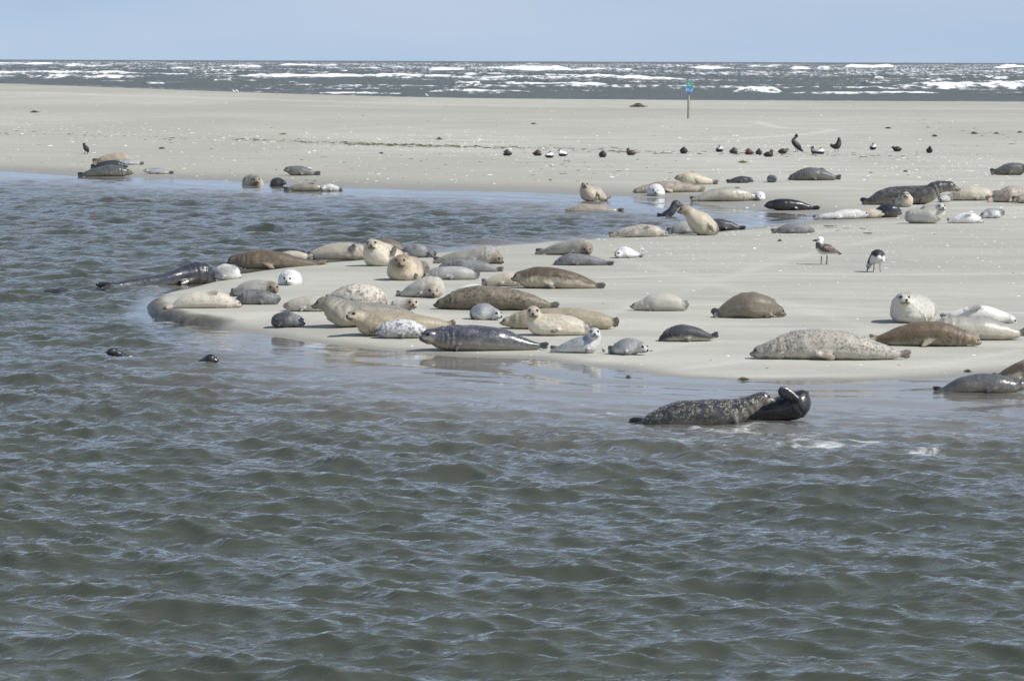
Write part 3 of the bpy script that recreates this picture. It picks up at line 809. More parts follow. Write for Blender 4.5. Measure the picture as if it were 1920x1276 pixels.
    for sg in (-1, 1):
        dv = f * 0.72 + side * sg * 0.58 + upv * 0.30
        eyes.append(hc + f * hr * 1.12 * 0.74 + side * sg * hr * 0.99 * 0.56 + upv * hr * 0.93 * 0.34)
    if vis:
        for sg, e in zip((-1, 1), eyes):
            eb = bmesh.new()
            er = hr * 0.175
            out = f * 0.72 + side * sg * 0.58 + upv * 0.28; out /= np.linalg.norm(out)
            tn = np.cross(out, upv); tn /= np.linalg.norm(tn); vv = np.cross(tn, out)
            ellipsoid(eb, e - out * hr * 0.05, (tn * er * 1.1, vv * er * 0.95, out * er * 0.8), 10, 7)
            bm_obj('eye', eb, EYE_M, o)
        nb_ = bmesh.new()
        npos = hc + f * hr * (1.47 * muz) - upv * hr * 0.10
        ellipsoid(nb_, npos, (side * hr * 0.20, upv * hr * 0.15, f * hr * 0.13), 10, 7)
        ellipsoid(nb_, npos - upv * hr * 0.12 + f * hr * .01, (side * hr * 0.06, upv * hr * 0.10, f * hr * 0.10), 8, 6)
        bm_obj('nose', nb_, NOSE_M, o)
    rl = R(roll)
    cam_side = np.where((Sd[:, 1] < 0)[:, None], Sd, -Sd)
    Dv = Uu * math.cos(rl) - cam_side * math.sin(rl)
    mc = hc + f * hr * 1.0 * muz - upv * hr * 0.22
    mpts = [hc + f * hr * (1.52 * muz - 0.55 * abs(u) ** 1.5) + side * hr * u * 0.55 - upv * hr * (0.44 + 0.10 * abs(u)) for u in np.linspace(-1, 1, 11)]
    mpts += [hc + f * hr * 1.55 * muz - upv * hr * v for v in (0.22, 0.30, 0.38)]
    seed = float(N_SEAL)
    def post(o, me, co):
        d2 = ((co[:, None, :] - C[None, :, :]) ** 2).sum(-1) / (Cr[None, :] ** 2)
        k = d2.argmin(1)
        dors = ((co - C[k]) * Dv[k]).sum(1) / Cr[k]
        put_attr(me, 'dorsal', np.clip(dors, -1.4, 1.4))
        dh = np.linalg.norm(co - hc, axis=1) / hr
        fc = 1 - sstep(0.95, 1.75, dh)
        put_attr(me, 'face', fc)
        put_attr(me, 'crown', fc * sstep(-.05, .75, (co - hc) @ upv / hr))
        dm = np.linalg.norm(co - mc, axis=1) / hr
        put_attr(me, 'muzzle', 1 - sstep(0.42, 0.78, dm))
        ring = np.zeros(len(co))
        for e in eyes:
            ring = np.maximum(ring, 1 - sstep(0.22, 0.48, np.linalg.norm(co - e, axis=1) / hr))
        put_attr(me, 'eyering', ring)
        mo = np.full(len(co), 9.0)
        for q in mpts: mo = np.minimum(mo, np.linalg.norm(co - q, axis=1) / hr)
        for e in eyes: mo = np.minimum(mo, np.linalg.norm(co - e, axis=1) / hr - 0.16)
        put_attr(me, 'mouth', 1 - sstep(0.07, 0.20, mo))
        fl = np.zeros(len(co))
        for (a, b_, rad) in flips:
            ab = b_ - a; t = np.clip(((co - a) @ ab) / (ab @ ab), 0, 1)
            dd = np.linalg.norm(co - a - t[:, None] * ab, axis=1)
            fl = np.maximum(fl, (1 - sstep(0.75, 1.25, dd / rad)) * sstep(0.05, 0.40, t))
        put_attr(me, 'flipper', fl)
        nrm = np.empty(len(co) * 3, np.float32); me.vertices.foreach_get('normal', nrm); nrm = nrm.reshape(-1, 3).astype(float)
        sk = k / len(C); rk = Cr[k]
        dh_ = np.linalg.norm(co - hc, axis=1) / hr
        keep = sstep(1.3, 2.0, dh_) * (1 - fl)
        fold = np.sin(sk * 95 + dors * 1.6 + 5 * (vnoise(co[:, 0] * 6 + seed, co[:, 2] * 6 + co[:, 1] * 5, 5) - .5)) * sstep(.62, .80, sk) * (1 - sstep(.92, .99, sk))
        lump = vnoise(co[:, 0] * 5.5 + seed * 3.1, co[:, 2] * 5.5 + co[:, 1] * 4.0 + seed, 8) - .5
        lump += .5 * (vnoise(co[:, 0] * 12 + seed, co[:, 2] * 11 + co[:, 1] * 9, 9) - .5)
        co += nrm * (keep * rk * (.034 * fold + .115 * lump))[:, None]
        if not swim:
            sag = keep * np.exp(-((co[:, 2] / (rk + 1e-6) - .28) / .32) ** 2)
            co[:, :2] += (nrm * (sag * rk * .085)[:, None])[:, :2]
            # the belly spreads where it rests on the sand
            low = co[:, 2] < 0.002
            co[low, 2] = np.maximum(co[low, 2] * 0.12, -0.02)
    fuse_later(o, vox, 5, post)
    return o

# ---------------------------------------------------------------- the seals, far left group first
S('tan', 'tan seal with arched back, rearmost of the heap on the far left bank', 308, [(174,3,3),(192,8),(213,11),(230,11),(242,8)], (252,6,5,20,-20))
S('charcoal', 'dull dark seal squeezed in the middle of the far left heap', 317, [(170,2,3),(185,6),(205,9),(222,8)], (233,7,5,0,-10))
S('silver', 'small silvery seal lying behind the far left heap with tail pointing right', 309, [(270,2,2),(258,4.5),(245,6),(233,5.5)], (226,6,4.5,180,0))
S('gray_wet', 'wet grey seal at the waterline in front of the far left heap', 331, [(146,2,2),(165,6),(190,10),(212,11.5),(228,10)], (240,9,6.5,0,-5))
S('silver', 'small silver pup alone on sand just right of the far left heap', 326, [(326,2,2),(312,4),(298,6),(285,6)], (276,7,4.8,150,0,-2))
S('gray_brown', 'round grey seal facing the camera in shallow water by the far bank', 347, [(474,5,-2,70),(474,12,0,45),(473,18,3,18)], (481,10,8.5,78,-5,-8), swim=True, ff=None)
S('charcoal', 'small dark seal in shallows beside the round grey seal', 348, [(508,3,1,25),(515,9,5,12),(521,10,6,2)], (530,7,6,40,-5,-4), swim=True, ff=None)
S('gray_smooth', 'dark seal with pale eye ring alone on far bank above the shallows', 329, [(601,2,3),(583,6),(565,9.5),(550,9.5)], (541,12,6.5,150,0,-2))
S('tan_wet', 'wet tan seal on its side in shallows with one flipper raised', 358, [(532,2,2),(550,6),(570,8),(590,7.5)], (602,6,5.5,0,-10), ff=[(576,12,13,15,-1)], swim=True)
S('white_gray', 'small black and white seal touching the tan seal in the shallows', 358, [(643,2,3),(632,5),(620,7),(610,6.5)], (606,7,5.5,120,0,-4), swim=True)
# far bank, middle
S('tan_gray', 'alert tan seal sitting in the shallow pool with its head up', 377, [(1143,3,4,30),(1130,8,8,22),(1115,15,15,10),(1104,16.5,16,0),(1099,12,22,-2)], (1097,30,8.5,95,5,-4), ff=[(1120,18,15,-70,-13)])
S('pink_spot', 'long rosy spotted seal on far bank behind the white pup', 361, [(1323,5,5,18),(1302,8,8,16),(1270,10.5,10.5,8),(1240,11,11,0),(1212,8,8,-8)], (1194,5,5.5,180,-10,-14))
S('white_pup', 'white ball shaped pup facing camera in front of the rosy spotted seal', 367, [(1237,4,4,40),(1233,11,9,24),(1230,14.5,8,8)], (1229,9,8,92,0,-8), ff=None)
S('tan_face', 'tan seal with rusty face looking left behind the rosy spotted seal', 346, [(1347,3,4,4),(1330,6,6,3),(1312,9.5),(1296,12),(1285,11,12)], (1275,14,7,180,0), ff=[(1300,14,12,-50,-10)])
S('charcoal', 'small dark pup lying right of the rusty faced seal', 343, [(1362,2,2),(1375,5),(1388,6.8),(1398,6.8)], (1406,7,5,0,-20,-2))
S('gray_fuzz', 'tiny grey ball shaped pup on the far bank', 342, [(1450,3,3,24),(1449,7,6.5,14),(1448,8.5,6.5,4)], (1452,8,5.5,80,0,-4), ff=None)
S('gray_smooth', 'smooth slate seal with humped back on the far bank, below the cormorant', 338, [(1577,4,6),(1560,6,6),(1540,11),(1518,13),(1500,10)], (1487,7,6.8,180,-15))
S('tan_smooth', 'big smooth fawn seal lying behind the shallow pool', 377, [(1294,3,3,-4),(1314,7,6,-2),(1340,12.5),(1370,14),(1395,12,11.5,6)], (1411,9,7.5,0,-15,8), ff=[(1374,24,13,10,-4)])
S('white_pup', 'white pup curled at the head of the big fawn seal', 376, [(1428,3,3,20),(1425,8,7,12),(1424,10,8,4)], (1422,8,6.8,95,-5,-5), ff=None)
S('black_wet', 'glossy black seal lying at the end of the shallow pool', 394, [(1538,2,3,8),(1515,6,6,5),(1488,10.5,10.5,2),(1462,11.5)], (1446,11,9,165,0))
S('charcoal', 'black headed seal rising from the pool behind the upright tan seal', 407, [(1232,3,-1,22),(1248,8,2,16),(1260,8,12,10)], (1268,25,8.5,5,0,8), swim=True, group='seals in the water')
S('tan_face', 'upright tan seal with rusty face raised to the left', 441, [(1336,6,5,14),(1331,16,14,10),(1319,21,20,5),(1307,19,29,2),(1296,13,40,0)], (1284,49,10,180,-12), ff=[(1328,24,20,-60,-17)])
S('gray_pale', 'grey seal whose rear shows left of the upright tan seal', 439, [(1253,3,3,24),(1268,9,8,24),(1285,13,12,26),(1300,12,11,28)], (1315,10,8,0,-5,30))
S('charcoal', 'dark speckled seal lying right behind the upright tan seal', 431, [(1398,2,3),(1380,6),(1358,10.5),(1340,11)], (1322,8,7,180,-5))
S('tan_wet', 'submerged tan seal with only its back above the pool', 397, [(1170,3,3),(1150,6,2),(1125,9,4),(1098,11,5),(1075,9,2)], (1060,5,2,180,-10), swim=True, ff=None, group='seals in the water')
S('spot_pale', 'pale spotted seal on the channel edge left of the upright tan seal', 444, [(1142,3,3),(1165,8),(1190,11.5),(1215,12.5),(1232,10.5)], (1242,8,7.5,0,-20), ff=[(1206,17,12,25,-11)])
S('gray_face', 'grey seal with rusty face turned to camera above the fuzzy grey pup', 478, [(1004,4,4,20),(1030,8,8,14),(1055,13,13,8),(1082,16,15,2),(1096,16,15,-4)], (1100,12,9.5,85,-10,-16))
S('gray_fuzz', 'fuzzy dark grey pup just below the rusty faced grey seal', 497, [(1151,3,3),(1130,6,6),(1100,10.5),(1070,11.5),(1054,9)], (1045,6,6,180,-20))
S('white_pup', 'small white pup alone on open sand right of the fuzzy grey pup', 483, [(1208,2,4,10),(1192,6,7,6),(1176,11,10,2),(1166,11,10,0)], (1160,9,8,125,-10,-7))
S('gray_fuzz', 'fuzzy grey pup below the glossy black seal at the pool end', 437, [(1446,2,3),(1462,6.5),(1482,10),(1505,10)], (1518,8,6.8,0,-15))
# far right group
S('gray_smooth', 'slate seal at the right edge, farthest back of the right group', 328, [(1857,3,6),(1872,7,7),(1892,12),(1908,12)], (1920,14,7.5,60,0,-6))
S('dark_spot', 'huge dark mottled bull seal stretching its neck to the right', 383, [(1614,4,4,-8),(1635,9,8,-6),(1660,16,15,0),(1690,18,17,2),(1715,18,18,2),(1738,17,21,0),(1757,12.5,32,-2)], (1779,35,11,0,-12,-2), muz=1.3, ff=[(1728,14,16,-110,-17)])
S('tan_gray', 'small fawn seal sitting upright against the dark mottled bull', 387, [(1672,5,5,0),(1686,9,9,-8),(1698,11.5,11,-14)], (1696,23,7.5,100,0,-20))
S('tan_pale', 'pale tan seal lying beyond the grey pup in the right group', 376, [(1874,6,8,10),(1850,12,12,6),(1825,14,13.5,4),(1800,12,11.5,2)], (1784,8,8,180,-10,2))
S('silver', 'grey pup head on at the nose of the pale tan seal', 379, [(1784,3,3,12),(1775,8,7,6),(1768,9,8,0)], (1764,9,8,100,-5,-5), ff=None)
S('pink_spot', 'rosy grey seal with dark hind flippers at the right edge', 379, [(1850,4,4,-2),(1868,9.5,9),(1890,15.5),(1910,15,15,6)], (1930,12,9,0,-10,8))
S('tan_gray', 'fawn seal cut off by the right edge before the rosy grey seal', 381, [(1898,3,7),(1912,8,8),(1935,10)], (1960,9,8,0,0))
S('white_gray', 'dirty white slender seal at the left end of the right group', 411, [(1524,3,3,-6),(1545,5.5,6,-2),(1570,8.5,8,4),(1598,11,10,14)], (1620,9,8,0,0,22))
S('tan_pale', 'pale tan seal with dark hind flippers behind the blue black seal', 409, [(1587,4,8),(1596,8.5,9),(1612,10),(1630,10.5)], (1648,9,8,0,0,10))
S('black_blue', 'rounded blue black seal between the tan seal and the white one', 407, [(1636,4,6,-2),(1646,9,9,0),(1660,13.5),(1673,13.5)], (1681,12,9,-30,-15,8))
S('white_cream', 'ivory seal twisted round to stare at the camera, flipper across its back', 419, [(1702,9,9,18),(1713,14.5,14,14),(1728,17,16,10),(1745,17,17,2),(1757,14,22,-3)], (1762,31,10,78,6,-8), ff=[(1731,33,24,10,-4)])
S('white_pup', 'white pup with dark tail flippers lying right of the ivory seal', 418, [(1776,3,4),(1789,6.5,6),(1806,10),(1822,10)], (1834,8,7.5,0,-20,2), ff=[(1803,12,16,20,-9)])
S('silver', 'silver grey pup with dark face, last on the right beside the white pup', 409, [(1881,7,7,6),(1868,10.5,9.5,3),(1855,10.5,9.5)], (1846,8,7.5,170,-15,-3))
# tip of the spit
S('black_blue', 'wet blue black seal sliding tail first into water at the spit tip', 531, [(208,6,3,-170),(255,11,5,-112),(302,13,8,-58),(330,16,13,-22),(360,21.5,19,0),(380,20,18,6)], (392,9,9,-20,-20,12), bx=365)
S('white_gray', 'mottled whitish pup next to the wet blue black seal', 524, [(394,3,5),(404,9.5,9),(420,15),(436,14)], (441,11,9.5,-20,-10,4))
S('brown', 'brown seal at the channel edge looking left with its hind flippers stretched', 503, [(612,4,11,4),(585,6.5,9,2),(555,12,12),(520,17),(485,18.5),(456,15,16)], (438,18,9.5,180,-25))
S('cream', 'cream seal at the tip of the spit with a flipper on its back', 577, [(310,4,-4,-12),(332,8.5,6,-6),(350,14.5,13,-2),(380,17.5,16,2),(410,16.5,15,6),(430,11.5,10,8)], (441,9,8.5,0,-10,8), ff=[(388,29,24,10,-8)], bx=385)
S('gray_face', 'grey seal with brown freckled face behind the dark grey seal at the spit', 556, [(431,4,6,14),(445,10,9,10),(468,15.5,15,6),(492,16.5,16,2),(506,14,17,0)], (513,18,12,80,-5,-8))
S('gray_fuzz', 'dark grey seal with pale rump nose to nose with the cream seal', 570, [(524,7,7,2),(512,11,10.5),(490,14.5),(465,14.5)], (450,9,8.5,180,-15))
S('charcoal', 'black back of a seal showing behind the brown seal at the channel', 478, [(572,3,3,2),(555,6),(535,7),(520,6)], (508,5,5,180,-10), swim=True, ff=None)
S('cream', 'cream seal half hidden behind the tail of the brown seal', 487, [(586,4,5),(570,7.5,7),(550,9.5),(535,8.5)], (522,7,6,180,0))
S('tan_pale', 'light tan seal with a dark flipper raised on its side', 486, [(578,4,7),(590,9.5,9),(615,14.5),(645,16.5),(672,15.5)], (697,14,10,0,-5,8), ff=[(652,8,28,58,-16)])
S('cream_face', 'cream seal sitting upright and staring at the camera by the channel', 498, [(760,9,10,34),(746,15,14,28),(725,22,20,14),(709,26,22,0),(702,20,31,-6)], (698,41,13,92,4,-12), ff=[(735,14,28,76,-17)])
S('brown_gray', 'drab brown seal back showing behind the upright cream seal', 482, [(768,5,6),(754,12),(733,18),(715,18.5)], (698,14,10,180,-10))
S('gray_fuzz', 'fuzzy dark grey pup right of the upright cream seal', 483, [(818,4,6,6),(805,8,8,4),(788,13.5),(770,13.5)], (759,10,9.5,180,-10), ff=[(805,11,16,-58,-10)])
S('brown_face', 'fawn seal with brown face sitting upright before the cream one', 525, [(792,12,12,40),(774,22,20,28),(757,28,19,8),(754,22,28,-4)], (752,36,13.5,95,0,-14), ff=[(782,16,18,-100,-14)])
S('white_pup', 'white ball shaped pup on the sand at the left of the group', 534, [(547,5,5,40),(544,15,12,24),(543,19.5,11,6)], (541,12,10.5,98,-5,-9), ff=None)
# middle of the spit
S('cream', 'cream seal rump behind the grey brown seal with raised nose', 583, [(535,5,5,-2),(548,11.5,11),(570,15),(595,15.5)], (620,12,10,0,0))
S('spot_cream', 'cream seal with brown patch and high arched back', 580, [(610,9,9,16),(628,18,17,12),(655,24,23,6),(685,25,23,2),(706,21,18,0)], (715,13,11.5,60,-15,-8))
S('gray_brown', 'large grey brown seal raising a pointed nose to the left', 612, [(796,5,10,10),(768,11,19,8),(735,16,25,6),(700,20,27,4),(666,24,25,2),(641,26,27,0),(623,19,39,-2)], (606,46,13,180,-14), muz=1.15, ff=None)
S('white_face', 'whitish seal with freckled face peeping over the large grey brown seal', 583, [(732,6,7,14),(745,11.5,11,8),(760,12,12,2)], (774,16,12,85,0,-8))
S('tan', 'tan seal lifting its head left in front of the grey brown seal', 628, [(853,7,20,22),(835,11,17,18),(800,17,19,12),(760,21,22,8),(720,24,23,4),(696,24,23,0),(683,18,28,-4)], (668,38,14,140,8,-14), ff=[(712,18,22,-150,-24)])
S('silver_spot', 'silver black freckled seal asleep behind the shiny dark seal', 633, [(808,6,8,4),(795,11.5,11,2),(770,18),(745,18.5),(726,15.5)], (717,13,10.5,200,-10,4))
S('dark_wet', 'shiny dark grey seal with pale throat at the water edge', 656, [(1028,6,9,4),(1000,8,10,2),(975,14.5,13),(940,21.5,20),(900,25.5,23),(860,25.5,24),(832,22,24)], (807,28,16,138,0,-10), ff=[(862,16,20,-110,-25)])
S('charcoal_face', 'charcoal seal with silvery face dozing alone near the left water edge', 613, [(512,7,8,10),(522,13.5,13,6),(540,16,15,2)], (557,15,12,28,-15,-5))
S('white_face', 'whitish seal with face turned to camera and dark tail at left', 557, [(742,3,6,14),(758,7,7,10),(775,14.5,13,6),(795,20,18,2),(811,21,19,-2)], (812,14,12.5,85,-10,-17))
S('gray_face', 'grey brown seal with rusty face drooping right, rearmost by channel', 494, [(812,4,5,10),(835,8.5,8,8),(865,13.5,13,6),(895,17,16.5,4),(918,17.5,17,0)], (931,12,11,30,-22,-6))
S('gray_fuzz', 'dark grey seal lying in front of the rusty faced drooping seal', 509, [(944,3,5),(925,6.5,6),(900,11.5),(870,12.5),(846,11.5)], (831,9,8,180,-10))
S('gray_pale', 'pale fuzzy grey pup between the dark grey seal and whitish face', 524, [(899,5,8,4),(885,9.5,9,2),(862,13),(835,13),(816,11.5)], (803,9,8.5,180,-10))
S('tan_pale', 'pale seal rear with dark hind flippers left of the brown saddled seal', 536, [(903,4,7),(918,8.5,8),(940,13),(960,13.5)], (985,12,10,0,0,10))
S('brown_spot', 'cream seal with dark brown saddle facing left on the open sand', 540, [(1134,3,3),(1108,8.5),(1080,15),(1045,20),(1012,21.5),(990,18,19)], (976,23,12,180,-10))
S('brown_mottle', 'large brown mottled seal lying flat with its nose to the left', 580, [(1048,4,6,4),(1020,10,9,2),(985,17),(945,22),(905,24),(870,21.5,20),(846,16.5)], (830,13,11.5,180,-8))
S('white_gray', 'slim white seal hidden behind the large brown mottled seal', 554, [(932,4,6),(912,8.5),(890,11.5),(868,10)], (852,6,6.5,180,-10))
S('silver', 'silver pup with dark eyes lying before the brown mottled seal', 599, [(886,8,8,14),(895,14.5,13,8),(910,17,15,2)], (928,13,11.5,42,-10,-6))
S('tan', 'tan seal with dark hind flippers lying behind the dark chinned seal', 616, [(1160,6,12),(1142,12,14),(1110,18,17),(1070,21),(1030,21),(990,19.5,18),(966,15.5,15)], (953,15,10.5,180,-5))
S('cream_face', 'cream tan seal with dark chin holding its head up, facing camera', 628, [(1106,9,10,8),(1090,15,13,5),(1060,20.5,19,2),(1030,22.5,20),(1010,20,22,-2),(1003,15,31,-5)], (1000,45,14,92,0,-10), ff=[(1048,14,14,-160,-23)])
S('silver', 'white headed pup sitting upright on its flippers at the water edge', 661, [(1032,4,5,8),(1055,8.5,9,6),(1080,14.5,14,4),(1102,17.5,17,2),(1112,14,27,0)], (1114,39,12,88,2,-7), ff=[(1102,11,14,-102,-16),(1130,11,13,-78,-8)])
S('silver', 'silver pup crouching right beside the white headed upright pup', 664, [(1141,5,6,10),(1155,10.5,10,8),(1172,16.5,15,4),(1186,16.5,16,0)], (1201,16,12,42,-12,-7), ff=[(1174,9,12,-105,-16)])
S('dark_belly', 'black backed pup with sandy belly alone right of the silver pups', 639, [(1347,4,13),(1328,7.5,9),(1305,14),(1280,17),(1258,14)], (1244,7,8,180,-25))
S('cream_gray', 'plain cream grey seal stretched out alone on the open sand', 582, [(1290,6,9),(1275,12,11),(1250,17),(1222,16),(1204,11,10)], (1194,10,8.5,180,0), ff=[(1212,9,14,-38,-14)])
S('brown_gray', 'drab brown hump backed seal lying alone on the open sand', 595, [(1336,6,6,-6),(1356,12.5,11,-4),(1385,22),(1412,26,23),(1440,20.5,19,6)], (1459,14,11.5,0,-22,10), ff=[(1446,6,14,-170,-15)])
# right foreground
S('white_cream', 'ivory seal sitting up with its face to camera on the right', 605, [(1748,12,12,60),(1733,24,22,42),(1714,31,27,20),(1702,30,28,6)], (1690,46,15,78,6,-16), ff=[(1730,18,18,-70,-20)])
S('white_spot', 'white freckled seal on its back behind the smooth grey seal', 606, [(1766,5,8,20),(1790,10.5,12,18),(1825,17,16,14),(1855,17,15,10),(1880,12,11,8)], (1896,8,10,10,-30,4), ff=[(1808,27,32,12,-4)], roll=120)
S('tan_smooth', 'long smooth grey fawn seal behind the brown mottled one on the right', 636, [(1926,6,15),(1902,10,12),(1875,17.5),(1840,21.5),(1800,22.5),(1766,20,21)], (1742,15,11,180,-10))
S('brown_fine', 'brown finely mottled seal with pale face at the right', 648, [(1630,4,15),(1650,9,13),(1680,18),(1720,23.5),(1760,24.5),(1796,18.5)], (1822,14,12,0,-18,-3))
S('spot_pale', 'big pale freckled seal lying flat in the right foreground', 672, [(1707,6,9),(1675,10.5,11),(1640,18),(1590,26),(1540,29),(1495,27.5),(1456,21,19)], (1427,15,14,180,-10), ff=[(1530,14,34,-16,-30)])
S('dark_speckle', 'dark speckled seal lunging through the shallows at the black seal', 792, [(1182,5,-10,18),(1225,16,5,8),(1270,26,14,5),(1320,28,17,2),(1370,26,21,0),(1402,19,34,-2)], (1429,48,14.5,0,-3,-2), swim=True, muz=1.15, ff=[(1375,14,30,-70,-28)], group='seals in the water')
S('black_wet', 'black seal rolling on its back in the shallows with flipper up', 786, [(1372,8,2,34),(1405,18,9,32),(1440,22.5,14,30),(1475,26,20,28),(1497,25,28,24)], (1504,40,16.5,-65,25,22), swim=True, ff=[(1494,40,40,152,0,1.5)], group='seals in the water')
S('gray_wet', 'wet grey seal at the right edge lying in the shallow water', 735, [(1750,4,4),(1775,8.5,6),(1805,15.5),(1840,19),(1875,17.5),(1894,13.5)], (1912,15,11.5,0,0), swim=True)
S('brown_spot', 'brown seal cut off by the right edge behind the wet grey seal', 716, [(1860,5,7),(1880,11.5,10),(1905,18.5),(1935,23)], (1972,18,14,0,0))
S('black_wet', 'larger black seal head swimming off the spit', 684, [(355,5,-10,34),(376,9,0,20)], (395,13,10.5,15,-5), swim=True, ff=None, group='seals in the water')
S('black_wet', 'smaller black seal head swimming off the spit, farther left', 666, [(246,4,-8,20),(230,7,-2,10)], (211,8,8.5,155,5), swim=True, ff=None, group='seals in the water')
S('black_blue', 'dark seal back just breaking the surface at the far left', 550, [(60,7,-8),(90,11,-2),(110,12,-1.5),(125,10,-3)], (142,-6,7,0,0), swim=True, ff=None, group='seals in the water')
fuse_all()

# ---------------------------------------------------------------- birds
def plumage(name, top, under, head, cap=None, line=0.0, barred=0.0, bar=(0.05, 0.04, 0.03), tail=None, soft=0.18):
    m, n, l = new_mat(name); b = NB(m)
    d = b.attr('dorsal'); hd = b.attr('headpart'); cp = b.attr('cap'); tl = b.attr('tailpart')
    P = b.pos(kind='obj')
    nz = b.noise(P, 22.0, 3)
    c = b.mix(b.ramp(b.math('ADD', d, b.math('MULTIPLY', b.math('SUBTRACT', nz, 0.5), 0.5)), line - soft, line + soft), under, top)
    if barred:
        w = b.voro(b.pos((1, 1, 1.6), 'obj'), 22.0)
        c = b.mix(b.math('MULTIPLY', b.math('MULTIPLY', b.ramp(w, 0.25, 0.45), barred), b.ramp(d, line - 0.3, line + 0.1)), c, bar)
    if tail: c = b.mix(tl, c, tail)
    c = b.mix(hd, c, head)
    if cap: c = b.mix(b.math('MULTIPLY', hd, cp), c, cap)
    bs = n.new('ShaderNodeBsdfPrincipled'); l.new(c, bs.inputs['Base Color']); bs.inputs['Roughness'].default_value = 0.6
    b.out(bs.outputs[0]); return m
PL = {
 'hen': plumage('brown_barred_plumage', (.085, .058, .040), (.055, .038, .028), (.095, .065, .045), barred=.7, bar=(.025, .018, .014)),
 'hen_dark': plumage('dark_brown_plumage', (.040, .028, .021), (.030, .022, .018), (.040, .028, .022), barred=.6, bar=(.015, .012, .01)),
 'drake': plumage('pied_plumage', (.72, .71, .68), (.014, .013, .013), (.66, .66, .63), cap=(.012, .012, .014), line=.10, tail=(.014, .013, .013)),
 'drake_dark': plumage('dark_pied_plumage', (.045, .040, .036), (.014, .013, .013), (.022, .02, .02), line=.10, tail=(.60, .59, .57), barred=.5, bar=(.5, .49, .47)),
 'black': plumage('black_plumage', (.030, .030, .033), (.022, .022, .024), (.020, .020, .022), line=0),
 'gull_young': plumage('white_and_mottled_brown_plumage', (.19, .15, .12), (.66, .63, .58), (.80, .80, .78), line=-.45, soft=.3, barred=.9, bar=(.055, .042, .035), tail=(.022, .020, .020)),
 'gull_black': plumage('black_backed_plumage', (.020, .021, .024), (.58, .58, .55), (.36, .36, .36), line=.02, tail=(.70, .70, .68)),
 'white': plumage('white_plumage', (.66, .66, .66), (.78, .78, .77), (.80, .80, .79)),
}
BILL = plain_mat('dark_bill', (.035, .032, .03), .4)
BILL_PALE = plain_mat('pale_bill', (.30, .28, .22), .4)
LEG_PINK = plain_mat('pinkish_leg_skin', (.42, .30, .27), .5)
LEG_GREY = plain_mat('greyish_leg_skin', (.20, .18, .165), .5)
LEG_DARK = plain_mat('dark_leg_skin', (.06, .05, .045), .5)

